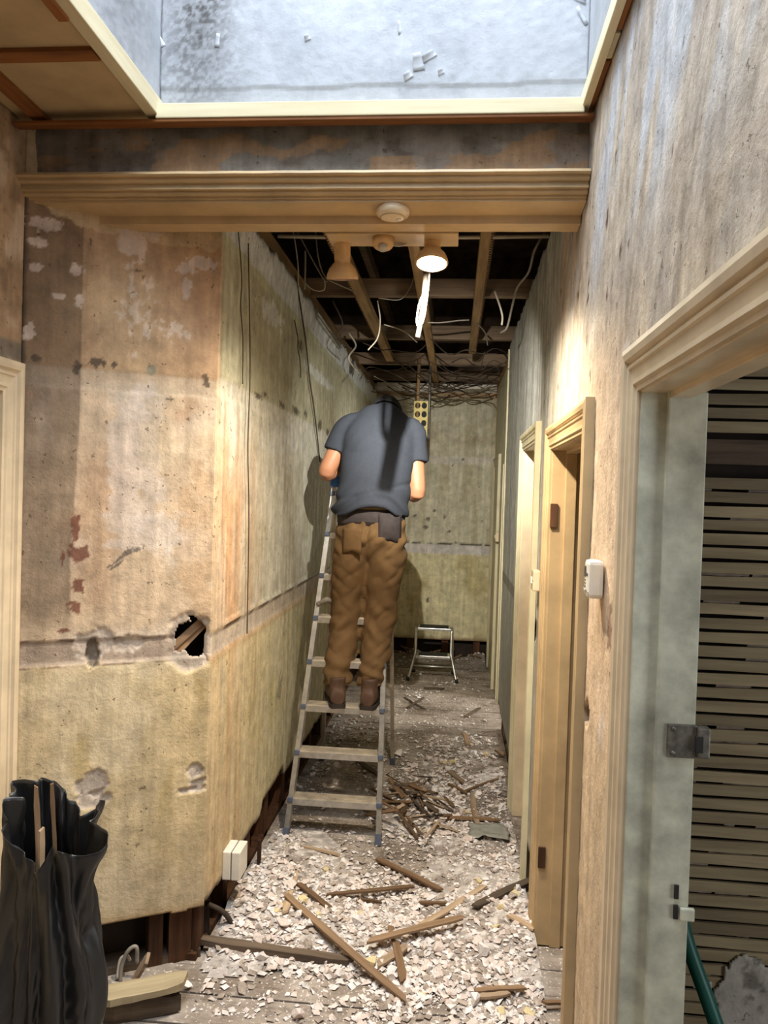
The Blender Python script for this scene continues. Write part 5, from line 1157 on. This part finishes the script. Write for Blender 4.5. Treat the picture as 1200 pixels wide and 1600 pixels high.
rb = sheet('plaster_rubble', (XL+0.01, 2.35, 0.0), (1, 0, 0), (0, 1, 0), (0, 0, 1), XR-XL-0.02, YE-2.36, 0.012, 0.012, rb_col, lambda u, v: heap(u+XL+.01, v+2.35)+0.004*(fbm(u*50, v*50, 704, 3)-.2), lambda u, v: heap(u+XL+.01, v+2.35)+.012*(fbm(u*16, v*16, 705, 3)-.5) > 0.006, 0, 'rubble')
tag(rb, 'crushed plaster dust heaped along the corridor floor', 'rubble', None, 'stuff')
def dens(x, y_):
    e = np.exp
    d = 0.10+0.95*e(-((y_-2.95)/.42)**2)+0.55*e(-((y_-3.8)/.6)**2)*(0.35+0.65*(x > -.25))+0.40*e(-((y_-4.5)/.6)**2)*sst(-.5, .2, x)+0.18*e(-((y_-5.2)/.6)**2)+.35*e(-((y_-7.85)/.2)**2)
    d = d*(1-.8*e(-((y_-3.95)/.4)**2-((x+.55)/.22)**2))
    d = d*(1-.75*e(-((y_-2.55)/.14)**2)*(x < -.25))
    d = np.where(y_ > 5.8, d*.6, d); return d*(0.35+1.3*sst(.38, .6, fbm(np.asarray(x)*5, np.asarray(y_)*5, 711, 3)))
def chunk_mesh(seed, flat):
    r = random.Random(seed); bm = bmesh.new()
    for _ in range(11):
        v = Vector((r.gauss(0, 1), r.gauss(0, 1), r.gauss(0, 1))).normalized(); bm.verts.new((v.x*.5*r.uniform(.75, 1.1), v.y*.40*r.uniform(.7, 1.15), v.z*flat*r.uniform(.8, 1)))
    res = bmesh.ops.convex_hull(bm, input=bm.verts); 
    for g in res['geom_unused']+res['geom_interior']:
        if isinstance(g, bmesh.types.BMVert) and g.is_valid: bm.verts.remove(g)
    me = bpy.data.meshes.new('plaster_chunk'); bm.to_mesh(me); bm.free(); return me
CM = []
for i in range(20):
    me = chunk_mesh(800+i, (0.26, 0.34, 0.42, 0.14)[i % 4]); me.materials.append(M[('chunk_white', 'chunk_pink', 'chunk_white', 'chunk_grey', 'chunk_white', 'chunk_cream', 'chunk_pink')[i % 7]]); CM.append((me, (0.26, 0.34, 0.42, 0.14)[i % 4]))
r = random.Random(99); placed = 0
# a few chunks one can single out
for (lab, px, py, L_, mi) in (('long torn white paint strip on the bare boards at lower left', 380, 1545, 0.11, 3), ('flat white shard on the boards beside the loose plank', 288, 1538, 0.08, 0), ('white pentagonal chip on the bare boards near the lower left', 420, 1551, 0.035, 0), ('large flat plaster slab lying right of the ladder foot', 625, 1177, 0.13, 0), ('large rounded white lump by the far doorway base', 735, 1320, 0.09, 1), ('grey plaster block amid the crossed laths', 612, 1518, .07, 2)):
    p = onZ(px, py, 0.012); o = link('plaster_chunk', CM[mi][0].copy(), None, None); o.scale = (L_, L_*(.45 if 'strip' in lab else .8), L_*.7); o.location = (p[0], p[1], float(heap(p[0], p[1]))+0.012); o.rotation_euler = (0, 0, 2.2 if 'strip' in lab else r.uniform(0, 6)); tag(o, lab, 'plaster chunk')
tries = 0
while placed < 294 and tries < 20000:
    tries += 1
    y_ = 2.42+(r.random()**1.6)*3.2; x = r.uniform(XL+0.03, XR-0.03)
    if y_ < 2.62 and x < XL+0.1: continue
    if r.random() > float(dens(x, y_))*.8: continue
    me, fl_ = r.choice(CM); s = r.choice((.02, .024, .028, .032, .036, .042, .05, .065)) if y_ < 4 else r.uniform(.035, .06)
    o = link('plaster_chunk', me); o.scale = (s*r.uniform(.85, 1.2), s*r.uniform(.8, 1.1), s)
    o.location = (x, y_, float(heap(x, y_))+fl_*s*.7); o.rotation_euler = (r.gauss(0, .22), r.gauss(0, .22), r.uniform(0, 6.28))
    tag(o, 'broken plaster lump among the rubble on the corridor floor', 'plaster chunk', 'plaster lumps strewn on the corridor floor'); placed += 1
# the countless smaller bits, as one body of stuff per shade
def fines(n, seed, mat, smin, smax, label, yr=(2.4, 8.0), pw=1.9):
    rs = np.random.RandomState(seed); y_ = yr[0]+(rs.rand(n*6)**pw)*(yr[1]-yr[0]); x = rs.uniform(XL+.02, XR-.02, n*6)
    k = (rs.rand(n*6) < dens(x, y_)) & ~((y_ < 2.6) & (x < XL+.05)); x = x[k][:n]; y_ = y_[k][:n]; n = len(x)
    s = smin+(smax-smin)*rs.rand(n)**3.6; base = np.array([(1, 0, 0), (-.2, .9, .1), (-.9, -.1, -.1), (.1, -.85, 0), (.1, .1, .75), (0, -.1, -.6)], float)
    v = base[None]*(1+.45*(rs.rand(n, 6, 3)-.5)); v[..., 2] *= rs.uniform(.3, .9, n)[:, None]
    a = rs.rand(n)*6.283; ca, sa_ = np.cos(a)[:, None], np.sin(a)[:, None]
    vx = v[..., 0]*ca-v[..., 1]*sa_; vy = v[..., 0]*sa_+v[..., 1]*ca; tl = rs.normal(0, .3, n)[:, None]; vz = v[..., 2]+vx*tl
    P_ = np.stack([vx*s[:, None]+x[:, None], vy*s[:, None]+y_[:, None], vz*s[:, None]+(heap(x, y_)+s*.35)[:, None]], -1).reshape(-1, 3)
    f = np.array([(0, 1, 4), (1, 2, 4), (2, 3, 4), (3, 0, 4), (1, 0, 5), (2, 1, 5), (3, 2, 5), (0, 3, 5)])
    F_ = (np.arange(n)[:, None, None]*6+f[None]).reshape(-1, 3)
    me = bpy.data.meshes.new('rubble'); me.from_pydata(P_.tolist(), [], F_.tolist()); me.update()
    o = link('plaster_crumbs', me, mat); tag(o, label, 'rubble', None, 'stuff')
fines(7500, 1, 'chunk_white', 0.003, 0.020, 'small white plaster crumbs scattered over the floor')
fines(4000, 2, 'chunk_pink', 0.003, 0.022, 'small pinkish plaster crumbs scattered over the floor')
fines(6000, 3, 'chunk_grey', 0.003, 0.020, 'small dirty grey plaster crumbs scattered over the floor')
fines(14000, 4, 'chunk_white', 0.002, 0.007, 'fine white plaster grit dusted over the floorboards', (2.4, 8.0), 1.0)

# ------------------------------------------------------------------ laths on the floor, one by one
LT = [
 ('longest pale lath lying diagonally across the near rubble', (447, 1398), (634, 1562), .030, 'lath'),
 ('short lath propped against the left end of the longest lath', (462, 1362), (446, 1425), .028, 'lath_pale'),
 ('short dark lath beside the head of the longest lath', (466, 1380), (520, 1423), .024, 'lath_dark'),
 ('thin level lath in the middle of the near rubble', (510, 1398), (646, 1385), .022, 'lath_dark'),
 ('dark brown lath just in front of the ladder', (590, 1342), (688, 1390), .030, 'lath_dark'),
 ('long lath slanting towards the right doorway', (757, 1384), (643, 1456), .028, 'lath_pale'),
 ('pale lath crossing over the small upright one', (575, 1480), (723, 1441), .032, 'lath'),
 ('small lath crossed under the pale one, pointing at the camera', (611, 1448), (630, 1533), .028, 'lath_dark'),
 ('short pale block of lath left of the crossed pair', (590, 1507), (635, 1478), .034, 'lath_pale'),
 ('dark heavy board lying along the edge of the bare floorboards', (312, 1468), (548, 1502), .040, 'dark_wood_x'),
 ('grey-brown lath by the right door frame', (742, 1416), (832, 1374), .038, 'dark_wood_x'),
 ('lower of two short laths at the bottom right of the rubble', (742, 1557), (795, 1551), .022, 'lath_pale'),
 ('upper of two short laths at the bottom right of the rubble', (742, 1548), (820, 1543), .022, 'lath'),
 ('tiny dark lath at the lower right corner of the rubble', (850, 1567), (892, 1567), .018, 'lath_dark'),
 ('short light lath standing out beyond the clear plastic scrap', (738, 1240), (746, 1288), .030, 'lath_pale'),
 ('grey lath lying level beyond the clear plastic scrap', (700, 1277), (780, 1281), .022, 'lath_dark'),
 ('dark lath near the base of the far right wall', (700, 1225), (730, 1240), .022, 'lath_dark'),
 ('thin grey lath curving below the far right wall', (728, 1236), (788, 1213), .020, 'lath_dark'),
 ('yellowish lath scrap on the mid floor', (702, 1205), (724, 1222), .030, 'lath_pale'),
 ('small pale lath upright in the mid floor dust', (725, 1145), (732, 1164), .030, 'lath'),
 ('first stick of the small cross lying beyond the ladder', (632, 1090), (664, 1108), .020, 'dark_wood_x'),
 ('second stick of the small cross lying beyond the ladder', (636, 1106), (662, 1090), .020, 'dark_wood_x'),
 ('dark stick right of the small cross on the far floor', (727, 1119), (750, 1106), .022, 'dark_wood_x'),
 ('thin dark stick in front of the step stool', (662, 1075), (694, 1076), .018, 'dark_wood_x'),
 ('short dark lath by the right wall halfway along', (775, 1172), (786, 1180), .03, 'lath_dark'),
 ('thin stick under the level lath in the rubble', (560, 1405), (596, 1410), .014, 'lath_dark'),
 ('short dark stick near the middle of the rubble', (655, 1410), (700, 1412), .016, 'lath_dark'),
 ('sloping lath half buried by the right door jamb', (795, 1430), (835, 1452), .028, 'lath_pale'),
 ('grey lath under the second rung of the ladder', (525, 1165), (590, 1210), .03, 'dark_wood_x'),
 ('thin lath lying left of the ladder foot', (470, 1322), (530, 1335), .018, 'lath_pale'),
]
for i, (lab, a, b_, w, m) in enumerate(LT):
    pts = []
    for q in (a, b_):
        p = onZ(q[0], q[1], 0.02); h = float(heap(p[0], p[1])); p = onZ(q[0], q[1], h+0.016); pts.append(Vector(p))
    if i in (6,): pts[0].z += .022; pts[1].z += .02
    o = stick((pts[1]-pts[0]).length, w, 0.022 if 'heavy' in lab else 0.009, m, seed=900+i, curve=rnd.uniform(-.006, .006)).build('broken_lath' if 'board' not in lab else 'loose_board', m); lay(o, *pts); tag(o, lab, 'lath' if 'board' not in lab else 'board', 'broken laths on the floor')
r = random.Random(31)
for i in range(34):
    cx, cy = -0.17+r.gauss(0, .09), 4.12+r.gauss(0, .14); L_ = r.uniform(.10, .30); a = r.gauss(1.9, .8); tilt = r.gauss(0, .18)
    z = float(heap(cx, cy))+r.uniform(.01, .05); d_ = Vector((math.cos(a), math.sin(a), tilt))*L_/2; p, q = Vector((cx, cy, z))-d_, Vector((cx, cy, z))+d_
    lo = min(p.z, q.z); sh = max(0, .01-lo); p.z += sh; q.z += sh
    m = r.choice(('lath_dark', 'lath_dark', 'dark_wood_x', 'lath_pale')); o = stick(L_, r.uniform(.012, .026), .007, m, seed=950+i).build('broken_lath', m); lay(o, p, q, r.gauss(0, .5)); tag(o, 'splintered lath in the dark heap right of the ladder', 'lath', 'splintered laths in the heap')
for i in range(10):
    cx, cy = r.uniform(-.75, .30), 7.82+r.gauss(0, .06); L_ = r.uniform(.1, .25); a = r.gauss(0, .7); z = float(heap(cx, cy))+.03; d_ = Vector((math.cos(a)*L_/2, math.sin(a)*.4*L_/2, r.gauss(0, .03)))
    o = stick(L_, .022, .008, 'lath_dark', seed=990+i).build('broken_lath', 'lath_dark'); lay(o, Vector((cx, cy, z))-d_, Vector((cx, cy, z))+d_); tag(o, 'broken lath in the debris along the foot of the end wall', 'lath', 'laths by the end wall')

# loose plank, block and hose offcut at the foot of the splayed wall
o = stick(0.27, .085, .022, 'lath_pale', seed=41).build('loose_board', 'lath_wall'); lay(o, Vector(onZ(160, 1558, .09)), Vector(onZ(284, 1532, .09))); tag(o, 'loose plank lying at the foot of the splayed wall beside the bag', 'board')
o = stick(0.22, .07, .06, 'dark_wood_x', seed=42).build('timber_offcut', 'dark_wood_x'); lay(o, Vector(onZ(170, 1575, .035)), Vector(onZ(272, 1560, .035))); tag(o, 'dark timber offcut holding up the loose plank beside the bag', 'offcut')
o = stick(0.11, .03, .012, 'lath_pale', seed=43).build('wood_offcut', 'lath_pale'); lay(o, onY(205, 1540, 2.50), onY(233, 1492, 2.50), .5); tag(o, 'pale wood block leaning on the loose plank', 'offcut')
o = MB().tube(spline([onY(188, 1535, 2.52), onY(190, 1510, 2.53), onY(200, 1486, 2.54), onY(213, 1480, 2.55), onY(214, 1505, 2.55)], 6), 0.007, 8).build('hose_offcut', 'cable_grey'); tag(o, 'grey looped hose offcut beside the loose plank', 'hose')
o = MB().tube(spline([onY(183, 1530, 2.52), onY(188, 1500, 2.54), onY(198, 1494, 2.55), onY(203, 1500, 2.56)], 6), 0.006, 8).build('hose_offcut', 'cable_white'); tag(o, 'pale short hose offcut inside the looped one', 'hose')
# sheet of clear film on the floor
b = MB(); vs = []; p = onZ(762, 1312, 0.012); n = 10
for i in range(n+1):
    for j in range(n+1):
        x = (i/n-.5)*.20; y_ = (j/n-.5)*.16; vs.append((x+.02*vn(i*.7, j*.7, 3), y_+.02*vn(i*.6, j*.8, 4), .014+.018*float(vn(i*.6, j*.6, 5))+float(heap(p[0]+x, p[1]+y_))))
b.add(vs, [(i*(n+1)+j, (i+1)*(n+1)+j, (i+1)*(n+1)+j+1, i*(n+1)+j+1) for i in range(n) for j in range(n)], True)
o = b.build('plastic_scrap', 'glass', None, (p[0], p[1], 0)); o.modifiers.new('t', 'SOLIDIFY').thickness = .001; tag(o, 'crumpled greyish plastic scrap on the floor by the right wall', 'plastic')
